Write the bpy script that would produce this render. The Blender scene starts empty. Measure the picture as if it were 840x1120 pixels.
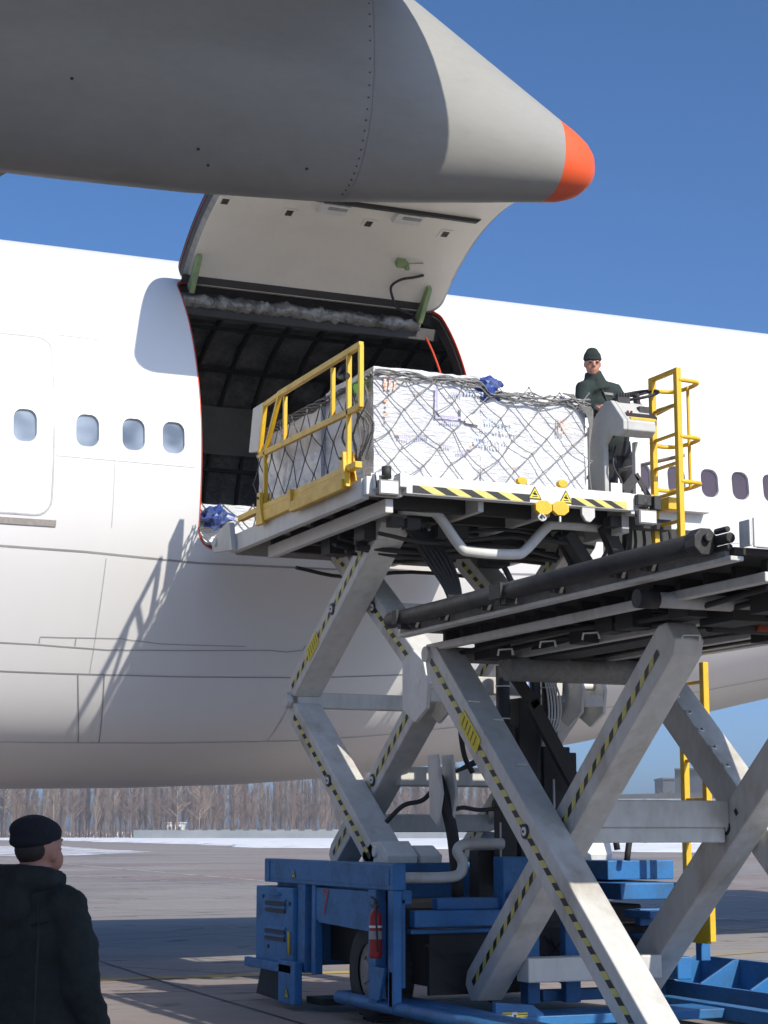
import bpy, bmesh, math, random
from mathutils import Vector, Matrix, geometry, noise
R=math.radians
PI=math.pi
random.seed(7)
scn=bpy.context.scene
COL=scn.collection

# ------------------------------------------------------------------ materials
MATS={}
def newmat(name):
    m=bpy.data.materials.new(name); m.use_nodes=True
    nt=m.node_tree; b=nt.nodes['Principled BSDF']
    MATS[name]=m
    return m,nt,b
def paint(name,col,rough=.45,dirt=.25,dcol=None,scale=3.0,bump=.0,metal=0.0,streak=1.0,spec=.5,fine=0.12,lo=.45,hi=.75,coat=0):
    """painted metal with blotchy grime and fine scuffs, object-space noise"""
    m,nt,b=newmat(name)
    N=nt.nodes;L=nt.links
    tc=N.new('ShaderNodeTexCoord'); mp=N.new('ShaderNodeMapping'); L.new(tc.outputs['Object'],mp.inputs[0])
    mp.inputs['Scale'].default_value=(1,1,streak)
    n1=N.new('ShaderNodeTexNoise'); n1.inputs['Scale'].default_value=scale; n1.inputs['Detail'].default_value=8; n1.inputs['Roughness'].default_value=.62
    n2=N.new('ShaderNodeTexNoise'); n2.inputs['Scale'].default_value=scale*9; n2.inputs['Detail'].default_value=5
    L.new(mp.outputs[0],n1.inputs[0]); L.new(mp.outputs[0],n2.inputs[0])
    r1=N.new('ShaderNodeMapRange'); r1.inputs[1].default_value=lo; r1.inputs[2].default_value=hi; r1.inputs[3].default_value=0; r1.inputs[4].default_value=dirt; L.new(n1.outputs[0],r1.inputs[0])
    r2=N.new('ShaderNodeMapRange'); r2.inputs[1].default_value=.35; r2.inputs[2].default_value=.75; r2.inputs[3].default_value=0; r2.inputs[4].default_value=fine; L.new(n2.outputs[0],r2.inputs[0])
    ad=N.new('ShaderNodeMath'); ad.operation='ADD'; ad.use_clamp=True; L.new(r1.outputs[0],ad.inputs[0]); L.new(r2.outputs[0],ad.inputs[1])
    mx=N.new('ShaderNodeMix'); mx.data_type='RGBA'
    if dcol is None: dcol=(col[0]*.35+.01,col[1]*.33+.01,col[2]*.3+.008)
    mx.inputs[6].default_value=(*col,1); mx.inputs[7].default_value=(*dcol,1); L.new(ad.outputs[0],mx.inputs[0])
    L.new(mx.outputs[2],b.inputs['Base Color'])
    rr=N.new('ShaderNodeMapRange'); rr.inputs[3].default_value=rough; rr.inputs[4].default_value=min(1,rough+.3); L.new(ad.outputs[0],rr.inputs[0]); L.new(rr.outputs[0],b.inputs['Roughness'])
    b.inputs['Metallic'].default_value=metal
    b.inputs['Specular IOR Level'].default_value=spec
    b.inputs['Coat Weight'].default_value=coat
    if bump:
        bp=N.new('ShaderNodeBump'); bp.inputs['Strength'].default_value=bump; bp.inputs['Distance'].default_value=.01; L.new(n2.outputs[0],bp.inputs['Height']); L.new(bp.outputs[0],b.inputs['Normal'])
    return m
paint('skin_paint',(.74,.74,.725),.34,.22,(.56,.54,.50),.7,streak=.35,fine=.05,lo=.45,hi=.8,bump=.012)
paint('lower_paint',(.62,.62,.6),.42,.3,(.4,.39,.37),.8,fine=.04)
paint('fairing_paint',(.33,.33,.31),.42,.45,(.24,.235,.21),1.6,streak=2.5,fine=.16,bump=.03)
paint('orange_paint',(.85,.115,.03),.45,.2,(.5,.09,.04),4,fine=.08)
paint('wing_metal',(.3,.31,.31),.4,.2,None,1)
paint('loader_white',(.60,.60,.57),.5,.35,(.26,.24,.2),1.6,streak=.5,fine=.14,bump=.05)
paint('arm_grey',(.60,.60,.57),.48,.7,(.24,.19,.12),1.3,streak=.5,fine=.2,bump=.06,lo=.52,hi=.76)
paint('console_grey',(.50,.50,.47),.5,.3,None,2)
paint('beam_white',(.74,.74,.71),.5,.3,(.35,.33,.28),2.2,fine=.12)
paint('grease',(.42,.39,.33),.55,.9,(.13,.10,.06),9,fine=.4,lo=.42,hi=.6)
paint('deck_grey',(.30,.29,.27),.6,.5,(.05,.048,.043),2.5,fine=.3,bump=.1)
paint('dark_steel',(.045,.045,.046),.5,.5,(.015,.014,.013),5,fine=.3,bump=.2,metal=.3)
paint('grime_black',(.016,.016,.016),.6,.5,(.05,.045,.035),6,fine=.3,bump=.3)
paint('rubber',(.015,.015,.016),.65,.3,(.04,.038,.034),8,fine=.2,bump=.2)
paint('loader_blue',(.018,.155,.40),.45,.55,(.03,.06,.10),3.2,fine=.26,bump=.05)
paint('yellow_paint',(.78,.47,.012),.42,.4,(.36,.2,.03),5,fine=.22,bump=.05)
paint('label_yellow',(.75,.62,.02),.5,.2,None,8)
paint('label_black',(.01,.01,.01),.5,.1,None,8)
paint('stripe_yellow',(.66,.60,.16),.55,.4,(.3,.28,.1),9)
paint('chrome',(.75,.76,.78),.16,.1,None,8,metal=1.0,fine=.05)
paint('glass_lamp',(.75,.77,.78),.12,.1,None,8,fine=.03)
paint('red_paint',(.34,.015,.018),.4,.4,None,6)
paint('green_primer',(.23,.31,.14),.55,.4,(.1,.13,.07),12)
paint('door_lining',(.66,.62,.54),.6,.25,(.4,.37,.32),1.5,fine=.06,bump=.04)
paint('silver_blanket',(.36,.36,.34),.3,.9,(.07,.065,.06),12,fine=.6,metal=.6,bump=1,streak=.3)
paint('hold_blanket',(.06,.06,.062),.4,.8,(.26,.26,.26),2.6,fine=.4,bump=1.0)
paint('hold_panel',(.24,.25,.24),.6,.4,None,2)
paint('hold_brown',(.045,.028,.018),.7,.4,None,3)
paint('seal_red',(.55,.06,.025),.5,.3,(.25,.05,.03),10)
paint('seal_dark',(.03,.028,.027),.6,.3,None,8)
paint('orange_pipe',(.3,.05,.012),.6,.3,None,10)
paint('jacket_green',(.018,.030,.027),.85,.3,(.010,.016,.015),6,bump=.3,fine=.2)
paint('jacket_dark',(.016,.020,.017),.85,.4,(.007,.009,.009),5,bump=.4,fine=.3)
paint('trouser',(.012,.013,.017),.85,.3,None,6,bump=.3)
paint('hat_navy',(.010,.011,.017),.9,.3,None,30,bump=.6)
paint('hat_green',(.022,.034,.030),.95,.4,None,40,bump=.9)
paint('skin',(.46,.22,.15),.55,.25,(.36,.13,.09),14,fine=.1)
paint('hair',(.03,.02,.015),.7,.3,None,40)
paint('lens',(.01,.01,.012),.1,.0,None,5,fine=0)  # near-black for the operator's eyes, darkened as if under the brow's shade
paint('net_rope',(.27,.265,.25),.8,.5,(.10,.095,.085),20,fine=.3)
paint('net_dark',(.17,.17,.165),.8,.5,(.05,.05,.05),20,fine=.3)
paint('carton_blue',(.03,.10,.42),.5,.3,None,8)
paint('plastic_blue',(.012,.035,.19),.22,.5,(.2,.28,.48),14,fine=.2)
paint('mark_blue',(.42,.55,.76),.5,.75,(.78,.79,.80),16,fine=.3,lo=.42,hi=.58)
paint('mark_purple',(.36,.32,.52),.5,.5,(.66,.66,.72),10)
paint('mark_orange',(.80,.25,.08),.5,.75,(.8,.75,.72),22,fine=.3,lo=.42,hi=.58)
paint('paper_white',(.80,.80,.80),.6,.1,None,8)
paint('green_sticker',(.18,.80,.03),.5,.1,None,8)
paint('pallet_alu',(.5,.5,.5),.35,.3,None,8,metal=.8)
paint('shed_white',(.8,.8,.79),.8,.4,(.4,.38,.35),.4)
paint('shed_grey',(.3,.33,.35),.8,.4,None,.6)
paint('roof_dark',(.10,.105,.11),.8,.4,None,.6)
paint('dark_block',(.075,.085,.10),.8,.3,None,.3)
paint('fence_concrete',(.20,.225,.235),.8,.7,(.34,.35,.35),.12)
paint('bark',(.17,.115,.09),.9,.5,(.085,.062,.052),.15)
paint('bark_pale',(.25,.19,.145),.9,.5,(.13,.10,.08),.15)
paint('white_line',(.62,.62,.60),.8,.85,(.25,.235,.22),1.2,fine=.3,lo=.38,hi=.62)
paint('yellow_line',(.50,.36,.06),.8,.75,(.25,.22,.16),1.0,fine=.3,lo=.40,hi=.65)
paint('sill_worn',(.27,.24,.21),.6,.6,(.42,.41,.4),20,fine=.3)

# cargo wrap: stretch film over white cartons
m,nt,b=newmat('wrap_film'); N=nt.nodes;L=nt.links
tc=N.new('ShaderNodeTexCoord'); 
mp=N.new('ShaderNodeMapping'); mp.inputs['Rotation'].default_value=(0,R(38),0); mp.inputs['Scale'].default_value=(2.2,3,10); L.new(tc.outputs['Object'],mp.inputs[0])
n=N.new('ShaderNodeTexNoise'); n.inputs['Scale'].default_value=3.2; n.inputs['Detail'].default_value=9; n.inputs['Roughness'].default_value=.68; n.inputs['Distortion'].default_value=.7; L.new(mp.outputs[0],n.inputs[0])
n2=N.new('ShaderNodeTexNoise'); n2.inputs['Scale'].default_value=2.3; n2.inputs['Detail'].default_value=4; L.new(tc.outputs['Object'],n2.inputs[0])
cr=N.new('ShaderNodeValToRGB'); cr.color_ramp.elements[0].position=.32; cr.color_ramp.elements[0].color=(.68,.69,.71,1); cr.color_ramp.elements[1].position=.62; cr.color_ramp.elements[1].color=(.83,.83,.83,1); L.new(n2.outputs[0],cr.inputs[0]); L.new(cr.outputs[0],b.inputs['Base Color'])
bp=N.new('ShaderNodeBump'); bp.inputs['Strength'].default_value=.9; bp.inputs['Distance'].default_value=.035; L.new(n.outputs[0],bp.inputs['Height']); L.new(bp.outputs[0],b.inputs['Normal'])
b.inputs['Roughness'].default_value=.3; b.inputs['Coat Weight'].default_value=.5; b.inputs['Coat Roughness'].default_value=.12

# window pane
m,nt,b=newmat('window_pane'); N=nt.nodes;L=nt.links
tc=N.new('ShaderNodeTexCoord'); n=N.new('ShaderNodeTexNoise'); n.inputs['Scale'].default_value=3.0; n.inputs['Detail'].default_value=1; n.inputs['Distortion'].default_value=.3; L.new(tc.outputs['Object'],n.inputs[0])
cr=N.new('ShaderNodeValToRGB'); cr.color_ramp.elements[0].position=.35; cr.color_ramp.elements[0].color=(.06,.085,.12,1); cr.color_ramp.elements[1].position=.65; cr.color_ramp.elements[1].color=(.24,.29,.35,1); L.new(n.outputs[0],cr.inputs[0]); L.new(cr.outputs[0],b.inputs['Base Color'])
b.inputs['Roughness'].default_value=.08; b.inputs['Coat Weight'].default_value=.6
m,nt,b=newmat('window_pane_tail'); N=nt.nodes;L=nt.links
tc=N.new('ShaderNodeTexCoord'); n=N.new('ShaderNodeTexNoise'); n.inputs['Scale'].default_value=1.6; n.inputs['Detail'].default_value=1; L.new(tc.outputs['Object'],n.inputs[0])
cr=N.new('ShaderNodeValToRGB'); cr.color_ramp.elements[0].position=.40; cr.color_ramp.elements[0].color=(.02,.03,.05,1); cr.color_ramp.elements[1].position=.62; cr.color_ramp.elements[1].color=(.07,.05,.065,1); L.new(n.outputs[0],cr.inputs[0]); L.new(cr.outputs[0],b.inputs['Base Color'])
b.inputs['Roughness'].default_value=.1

# apron: worn concrete slabs with joints, damp blotches, tar cracks
m,nt,b=newmat('apron_concrete'); N=nt.nodes;L=nt.links
tc=N.new('ShaderNodeTexCoord')
def tex(sc,det=6,ro=.6,dist=0,vec=None):
    n=N.new('ShaderNodeTexNoise'); n.inputs['Scale'].default_value=sc; n.inputs['Detail'].default_value=det; n.inputs['Roughness'].default_value=ro; n.inputs['Distortion'].default_value=dist
    L.new(vec if vec else tc.outputs['Object'],n.inputs[0]); return n
def mrange(src,a,bb,c,d):
    r=N.new('ShaderNodeMapRange'); r.inputs[1].default_value=a; r.inputs[2].default_value=bb; r.inputs[3].default_value=c; r.inputs[4].default_value=d; L.new(src,r.inputs[0]); return r
def mixc(f,a,bcol):
    mx=N.new('ShaderNodeMix'); mx.data_type='RGBA'
    if f is not None: L.new(f,mx.inputs[0])
    for i,v in ((6,a),(7,bcol)):
        if isinstance(v,tuple): mx.inputs[i].default_value=(*v,1)
        else: L.new(v,mx.inputs[i])
    return mx
br=N.new('ShaderNodeTexBrick'); br.offset=.0; br.inputs['Scale'].default_value=1; br.inputs['Mortar Size'].default_value=.035; br.inputs['Brick Width'].default_value=6.0; br.inputs['Row Height'].default_value=6.0
br.inputs['Color1'].default_value=(.30,.275,.25,1); br.inputs['Color2'].default_value=(.26,.24,.222,1); br.inputs['Mortar'].default_value=(.05,.045,.04,1)
mpg=N.new('ShaderNodeMapping'); mpg.inputs['Rotation'].default_value=(0,0,R(-28)); mpg.inputs['Location'].default_value=(1.3,2.2,0); L.new(tc.outputs['Object'],mpg.inputs[0]); L.new(mpg.outputs[0],br.inputs[0])
mps=N.new('ShaderNodeMapping'); mps.inputs['Scale'].default_value=(.35,1,1); L.new(tc.outputs['Object'],mps.inputs[0])
nb=tex(.09,8,.6,.6,mps.outputs[0]); r=mrange(nb.outputs[0],.47,.60,0,.8); c1=mixc(r.outputs[0],br.outputs[0],(.16,.135,.128))
nr=tex(.05,5,.6,.3); r=mrange(nr.outputs[0],.46,.60,0,.75); c2=mixc(r.outputs[0],c1.outputs[2],(.285,.20,.175))
nf=tex(2.2,9,.7); r=mrange(nf.outputs[0],.4,.75,0,.4); c3=mixc(r.outputs[0],c2.outputs[2],(.11,.10,.095))
ng=tex(60,3,.6); r=mrange(ng.outputs[0],.3,.8,0,.25); c4=mixc(r.outputs[0],c3.outputs[2],(.36,.34,.33))
nc=tex(.35,6,.55,1.2,mps.outputs[0]); 
mth=N.new('ShaderNodeMath'); mth.operation='SUBTRACT'; L.new(nc.outputs[0],mth.inputs[0]); mth.inputs[1].default_value=.52
ab=N.new('ShaderNodeMath'); ab.operation='ABSOLUTE'; L.new(mth.outputs[0],ab.inputs[0]); r=mrange(ab.outputs[0],.0,.008,.9,0); c5=mixc(r.outputs[0],c4.outputs[2],(.035,.033,.033))
L.new(c5.outputs[2],b.inputs['Base Color']); b.inputs['Roughness'].default_value=.85
bp=N.new('ShaderNodeBump'); bp.inputs['Strength'].default_value=.3; bp.inputs['Distance'].default_value=.01; L.new(nf.outputs[0],bp.inputs['Height']); L.new(bp.outputs[0],b.inputs['Normal'])

# snow
m,nt,b=newmat('snow'); N=nt.nodes;L=nt.links
tc=N.new('ShaderNodeTexCoord'); n=tex(.25,8,.65); cr=N.new('ShaderNodeValToRGB'); cr.color_ramp.elements[0].position=.3; cr.color_ramp.elements[0].color=(.55,.56,.58,1); cr.color_ramp.elements[1].position=.55; cr.color_ramp.elements[1].color=(.80,.82,.85,1); L.new(n.outputs[0],cr.inputs[0]); L.new(cr.outputs[0],b.inputs['Base Color']); b.inputs['Roughness'].default_value=.8
bp=N.new('ShaderNodeBump'); bp.inputs['Strength'].default_value=.7; bp.inputs['Distance'].default_value=.3; L.new(n.outputs[0],bp.inputs['Height']); L.new(bp.outputs[0],b.inputs['Normal'])
# snow patchy (melting): snow fading to apron
def patchy(name,c1,c2,sc,lo,hi):
    m,nt,b=newmat(name); N_=nt.nodes;L_=nt.links
    t=N_.new('ShaderNodeTexCoord'); mp=N_.new('ShaderNodeMapping'); mp.inputs['Scale'].default_value=(.4,1,1); L_.new(t.outputs['Object'],mp.inputs[0])
    n=N_.new('ShaderNodeTexNoise'); n.inputs['Scale'].default_value=sc; n.inputs['Detail'].default_value=8; n.inputs['Roughness'].default_value=.7; L_.new(mp.outputs[0],n.inputs[0])
    cr=N_.new('ShaderNodeValToRGB'); cr.color_ramp.elements[0].position=lo; cr.color_ramp.elements[0].color=(*c1,1); cr.color_ramp.elements[1].position=hi; cr.color_ramp.elements[1].color=(*c2,1)
    L_.new(n.outputs[0],cr.inputs[0]); L_.new(cr.outputs[0],b.inputs['Base Color']); b.inputs['Roughness'].default_value=.8
patchy('snow_thin',(.20,.185,.175),(.76,.78,.82),.35,.46,.54)
patchy('winter_grass',(.16,.13,.09),(.6,.62,.65),.08,.45,.6)

# ------------------------------------------------------------------ mesh helpers
class MB:
    def __init__(s): s.v=[]; s.f=[]; s.m=[]; s.sm=[]
    def add(s,vs,fs,mi=0,smooth=False):
        o=len(s.v); s.v+= [tuple(v) for v in vs]
        for f in fs: s.f.append([o+i for i in f]); s.m.append(mi); s.sm.append(smooth)
        return s
    def box(s,a,b,mi=0,bev=0):
        """axis aligned box between corners a and b"""
        x0,y0,z0=[min(a[i],b[i]) for i in range(3)]; x1,y1,z1=[max(a[i],b[i]) for i in range(3)]
        return s.add([(x0,y0,z0),(x1,y0,z0),(x1,y1,z0),(x0,y1,z0),(x0,y0,z1),(x1,y0,z1),(x1,y1,z1),(x0,y1,z1)],
              [(0,3,2,1),(4,5,6,7),(0,1,5,4),(1,2,6,5),(2,3,7,6),(3,0,4,7)],mi)
    def beam(s,p0,p1,w,h,side=(1,0,0),mi=0):
        """bar of width w along side and height h across, from p0 to p1"""
        p0=Vector(p0);p1=Vector(p1); d=(p1-p0).normalized(); sd=Vector(side)
        if abs(d.dot(sd.normalized()))>.98: sd=Vector((0,0,1)) if abs(d.z)<.9 else Vector((1,0,0))
        sd=(sd-d*sd.dot(d)).normalized(); up=sd.cross(d)
        vs=[]
        for p in (p0,p1):
            for a,b in ((-1,-1),(1,-1),(1,1),(-1,1)): vs.append(p+sd*a*w/2+up*b*h/2)
        return s.add(vs,[(0,1,2,3),(7,6,5,4),(0,4,5,1),(1,5,6,2),(2,6,7,3),(3,7,4,0)],mi)
    def tube(s,pts,r,n=10,mi=0,caps=True):
        pts=[Vector(p) for p in pts]; rs=r if isinstance(r,(list,tuple)) else [r]*len(pts)
        t0=(pts[1]-pts[0]).normalized(); ref=Vector((0,0,1)) if abs(t0.z)<.9 else Vector((1,0,0))
        nrm=(ref-t0*ref.dot(t0)).normalized(); vs=[];fs=[]
        for i,p in enumerate(pts):
            if i==0: t=pts[1]-pts[0]
            elif i==len(pts)-1: t=pts[-1]-pts[-2]
            else: t=(pts[i]-pts[i-1]).normalized()+(pts[i+1]-pts[i]).normalized()
            t=t.normalized(); nrm=(nrm-t*nrm.dot(t)).normalized(); bn=t.cross(nrm)
            for k in range(n):
                a=2*PI*k/n; vs.append(p+(nrm*math.cos(a)+bn*math.sin(a))*rs[i])
        for i in range(len(pts)-1):
            for k in range(n): fs.append((i*n+k,i*n+(k+1)%n,(i+1)*n+(k+1)%n,(i+1)*n+k))
        s.add(vs,fs,mi,n>=6)
        if caps:
            o=len(s.v)-len(vs)
            s.f.append([o+k for k in range(n)][::-1]); s.m.append(mi); s.sm.append(False)
            s.f.append([o+(len(pts)-1)*n+k for k in range(n)]); s.m.append(mi); s.sm.append(False)
        return s
    def cyl(s,p0,p1,r,n=20,mi=0): return s.tube([p0,p1],r,n,mi)
    def prism(s,poly,axis,a,b,mi=0):
        """extrude 2D polygon along axis (0,1,2) between a and b; poly coords are the other two axes in order"""
        def P(u,v,w):
            return (w,u,v) if axis==0 else ((u,w,v) if axis==1 else (u,v,w))
        n=len(poly); vs=[P(u,v,a) for u,v in poly]+[P(u,v,b) for u,v in poly]
        fs=[list(range(n))[::-1],[n+i for i in range(n)]]+[(i,(i+1)%n,n+(i+1)%n,n+i) for i in range(n)]
        return s.add(vs,fs,mi)
    def build(s,name,mats,parent=None,bevel=0,loc=None,fixn=True):
        me=bpy.data.meshes.new(name); me.from_pydata(s.v,[],s.f); me.update()
        if not isinstance(mats,(list,tuple)): mats=[mats]
        for mm in mats: me.materials.append(MATS[mm])
        me.polygons.foreach_set('material_index',s.m); me.polygons.foreach_set('use_smooth',s.sm)
        if fixn:
            bm=bmesh.new(); bm.from_mesh(me); bmesh.ops.recalc_face_normals(bm,faces=bm.faces); bm.to_mesh(me); bm.free()
        o=bpy.data.objects.new(name,me); COL.objects.link(o)
        if parent: 
            o.parent=parent; o.matrix_parent_inverse=Matrix.Translation(parent_world(parent)).inverted()
        if bevel:
            md=o.modifiers.new('bevel','BEVEL'); md.width=bevel; md.segments=2; md.limit_method='ANGLE'; md.angle_limit=R(40)
        return o
def parent_world(o):
    v=Vector(o.location)
    return v if o.parent is None or True else v
def tag(o,label=None,cat=None,group=None,kind=None):
    if label: o['label']=label
    if cat: o['category']=cat
    if group: o['group']=group
    if kind: o['kind']=kind
    return o
def empty(name,loc,label,cat,group=None):
    o=bpy.data.objects.new(name,None); o.empty_display_size=.2; COL.objects.link(o); o.location=loc
    return tag(o,label,cat,group)
def copy_tree(o,parent=None):
    c=o.copy(); COL.objects.link(c)
    if parent: c.parent=parent
    for ch in [x for x in bpy.data.objects if x.parent is o]: copy_tree(ch,c)
    return c
def smoothpath(pts,n=6):
    """Catmull-Rom"""
    P=[Vector(p) for p in pts]; P=[P[0]*2-P[1]]+P+[P[-1]*2-P[-2]]; out=[]
    for i in range(1,len(P)-2):
        for k in range(n):
            t=k/n; a,b,c,d=P[i-1],P[i],P[i+1],P[i+2]
            out.append(.5*((2*b)+(c-a)*t+(2*a-5*b+4*c-d)*t*t+(-a+3*b-3*c+d)*t**3))
    out.append(P[-2]); return out

# ------------------------------------------------------------------ camera / light / sky
F=2050.;H0=908.
pitch=math.atan((H0-560)/F); yaw=R(66.708)
cam=bpy.data.cameras.new('camera'); co=bpy.data.objects.new('camera',cam); COL.objects.link(co)
co.location=(0,0,1.68); cam.sensor_fit='VERTICAL'; cam.sensor_height=24; cam.lens=F/1120*24; cam.clip_end=5000; cam.clip_start=.1
fw=Vector((math.cos(yaw)*math.cos(pitch),math.sin(yaw)*math.cos(pitch),math.sin(pitch)))
co.rotation_euler=fw.to_track_quat('-Z','Y').to_euler(); scn.camera=co
AZ,EL=R(17),R(37)
Ld=Vector((-math.sin(AZ)*math.cos(EL),math.cos(AZ)*math.cos(EL),-math.sin(EL)))
sun=bpy.data.lights.new('sun','SUN'); sun.energy=4.6; sun.angle=R(.55); sun.color=(1,.925,.81)
so=bpy.data.objects.new('sun',sun); COL.objects.link(so); so.rotation_euler=Ld.to_track_quat('-Z','Y').to_euler(); so.location=(5,-20,30)
w=bpy.data.worlds.new('World'); scn.world=w; w.use_nodes=True; nt=w.node_tree
sky=nt.nodes.new('ShaderNodeTexSky'); sky.sky_type='NISHITA'; sky.sun_disc=False; sky.sun_elevation=EL; sky.sun_rotation=PI-AZ
sky.altitude=100; sky.air_density=.55; sky.dust_density=1.9; sky.ozone_density=10
hs=nt.nodes.new('ShaderNodeHueSaturation'); hs.inputs['Hue'].default_value=.494; hs.inputs['Saturation'].default_value=1.02; hs.inputs['Value'].default_value=1.08
nt.links.new(sky.outputs[0],hs.inputs['Color']); nt.links.new(hs.outputs[0],nt.nodes['Background'].inputs[0]); nt.nodes['Background'].inputs[1].default_value=.15
scn.view_settings.view_transform='Standard'; scn.view_settings.look='None'; scn.view_settings.exposure=.18; scn.view_settings.gamma=1
scn.cycles.max_bounces=6

# ------------------------------------------------------------------ ground, snow, markings
def sheet(name,polys,z,mat,kind='structure',label=None):
    mb=MB()
    for p in polys: mb.add([(x,y,z) for x,y in p],[list(range(len(p)))])
    o=mb.build(name,mat,fixn=False)
    for pl in o.data.polygons:
        if pl.normal.z<0: pl.flip()
    tag(o,kind=kind); 
    if label: o['label']=label
    return o
tag(MB().add([(-1500,-1500,0),(2500,-1500,0),(2500,2500,0),(-1500,2500,0)],[(0,1,2,3)]).build('apron_ground','apron_concrete',fixn=False),kind='structure')
def gp(x,y):
    """world ground point of the survey notes (pixel measured once at design time)"""
    r=fw*F
    rt=Vector((math.sin(yaw),-math.cos(yaw),0)); up=rt.cross(fw)
    r=fw*F+rt*(x-420)-up*(y-560); t=-1.68/r.z
    return (r.x*t,r.y*t)
def wob(edge,amp):
    out=[]
    for i in range(len(edge)-1):
        a,b=Vector(edge[i]),Vector(edge[i+1]); n=10
        for k in range(n):
            p=a.lerp(b,k/n); q=noise.noise(Vector((p.x*.07,p.y*.07,3)))*amp; d=(b-a).normalized(); out.append((p.x-d.y*q,p.y+d.x*q))
    out.append(edge[-1]); return out
snow_edge=[gp(-60,919),gp(60,919.5),gp(180,923),gp(290,927.5),gp(420,929),gp(560,930),gp(700,932.5),gp(900,934)]
far_edge=[gp(900,910.3),gp(420,909.8),gp(-60,909.8)]
sheet('snow_verge',[wob(snow_edge,3.5)+far_edge],.03,'snow')
p2=[gp(-60,925),gp(70,926),gp(115,929),gp(168,932),gp(120,934),gp(60,936.5),gp(-60,937)]
sheet('snow_patch',[wob(p2,.8)],.012,'snow_thin')
#sheet('snow_remnant',[wob([gp(215,969.5),gp(250,967.5),gp(300,970),gp(330,973),gp(290,975),gp(240,973.5),gp(215,969.5)],.15)],.010,'snow_thin')
# low ploughed snow bank along the verge (uneven ridge)
mb=MB(); vs=[];fs=[]; e=wob(snow_edge,3.5); n=len(e)
for i,(x,y) in enumerate(e):
    h=.22+.25*abs(noise.noise(Vector((x*.15,y*.15,9))))
    vs+=[(x,y,.0),(x+1.1,y+2.6,h),(x+3,y+7,.05)]
for i in range(n-1): fs+=[(i*3,i*3+3,i*3+4,i*3+1),(i*3+1,i*3+4,i*3+5,i*3+2)]
tag(mb.add(vs,fs,0,True).build('snow_bank','snow'),kind='structure')
def line(name,pts,w,mat,z=.006):
    polys=[]
    P=[Vector(p) for p in pts]
    for a,b in zip(P,P[1:]):
        d=(b-a).normalized(); nn=Vector((-d.y,d.x))*w/2
        polys.append([tuple(a+nn),tuple(b+nn),tuple(b-nn),tuple(a-nn)])
    return sheet(name,polys,z,mat)
line('taxi_line',[gp(-20,938),gp(70,945),gp(290,963.5),gp(330,967)],.16,'white_line')
line('taxi_line',[gp(0,955),gp(130,961),gp(300,969)],.12,'white_line')
line('taxi_line',[gp(560,962),gp(700,973),gp(900,986)],.14,'white_line')
line('taxi_line',[gp(620,1000),gp(760,1003),gp(900,1013)],.14,'white_line')
line('stand_line',[gp(60,1074),gp(160,1070),gp(300,1066),gp(420,1062)],.38,'yellow_line')
line('stand_line',[gp(640,1056),gp(760,1047),gp(900,1036)],.17,'yellow_line')
line('stand_line',[gp(640,1010),gp(780,1016),gp(900,1022)],.16,'yellow_line')
line('slab_joint',[gp(110,1052),gp(200,1081),gp(330,1120),gp(400,1140)],.035,'seal_dark')
line('slab_joint',[gp(60,1046),gp(250,1046)],.03,'seal_dark')

# ------------------------------------------------------------------ airliner
CY,CZ,RR=23.0,5.68,3.25
HT=[(-40,3.51),(4.84,3.507),(6.33,3.483),(7.9,3.422),(8.91,3.342),(10.76,3.127),(12.78,2.809),(14.05,2.526),(15.21,2.263),(16.33,2.018),(19,1.45),(24,.55),(30,-.3),(36,-1.1)]
def hlow(x):
    for (a,ha),(b,hb) in zip(HT,HT[1:]):
        if x<=b: return ha+(hb-ha)*(x-a)/(b-a)
    return HT[-1][1]
def wid(x):
    return RR if x<17 else RR*max(.12,1-((x-17)/23)**1.6)
def hup(x): return RR if x<18 else RR*(1-.28*((x-18)/20)**1.8)
def skin_pt(x,a,off=0.0):
    """a in radians, 0 = port side horizontal, + up; a runs -90..270"""
    W=wid(x)+off; hh=(hup(x) if math.sin(a)>=0 else hlow(x))+off
    ca,sa=math.cos(a),math.sin(a)
    if sa<0:   # fuller, flatter-sided lower lobe around the wing root fairing
        d=math.degrees(math.asin(max(-1,sa))); t=min(1,max(0,(-d-20)/38)); t=t*t*(3-2*t)
        k=min(1,max(0,(13.5-x)/6)); e=1-.16*t*k*k*(3-2*k)
        ca=math.copysign(abs(ca)**e,ca); sa=-abs(sa)**e
    return Vector((x,CY-W*ca,CZ+hh*sa))
def skin_n(x,a):
    e=.004
    n=(skin_pt(x,a+e)-skin_pt(x,a-e)).cross(skin_pt(x+.05,a)-skin_pt(x-.05,a))
    n.normalize()
    c=skin_pt(x,a)-Vector((x,CY,CZ))
    return n if n.dot(c)>0 else -n
def rrect(x0,x1,a0,a1,rx,ra,n=6):
    pts=[]
    for cx,ca,s in ((x1-rx,a1-ra,0),(x0+rx,a1-ra,90),(x0+rx,a0+ra,180),(x1-rx,a0+ra,270)):
        for k in range(n+1):
            t=R(s+90*k/n); pts.append((cx+rx*math.cos(t),ca+ra*math.sin(t)))
    return pts
DX0,DX1,DA0,DA1=6.27,9.76,-15.0,51.2
def dense(poly,mx=.3):
    out=[]
    for (x,a),(x2,a2) in zip(poly,poly[1:]+poly[:1]):
        d=max(abs(x2-x)/.3,abs(a2-a)/2.5); n=max(1,int(math.ceil(d)))
        for k in range(n): out.append((x+(x2-x)*k/n,a+(a2-a)*k/n))
    return out
door_hole=dense(rrect(DX0,DX1,DA0,DA1,.22,3.8,6))
WX=[3.95-0.0,4.28,4.97,5.49,5.95,12.0,12.5,12.99,13.45,13.92,14.42,14.93,15.43]
WX=WX[1:]
WA=5.75
win_holes=[rrect(x-.128,x+.128,WA-3.25,WA+3.25,.095,1.9,5) for x in WX]
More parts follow.
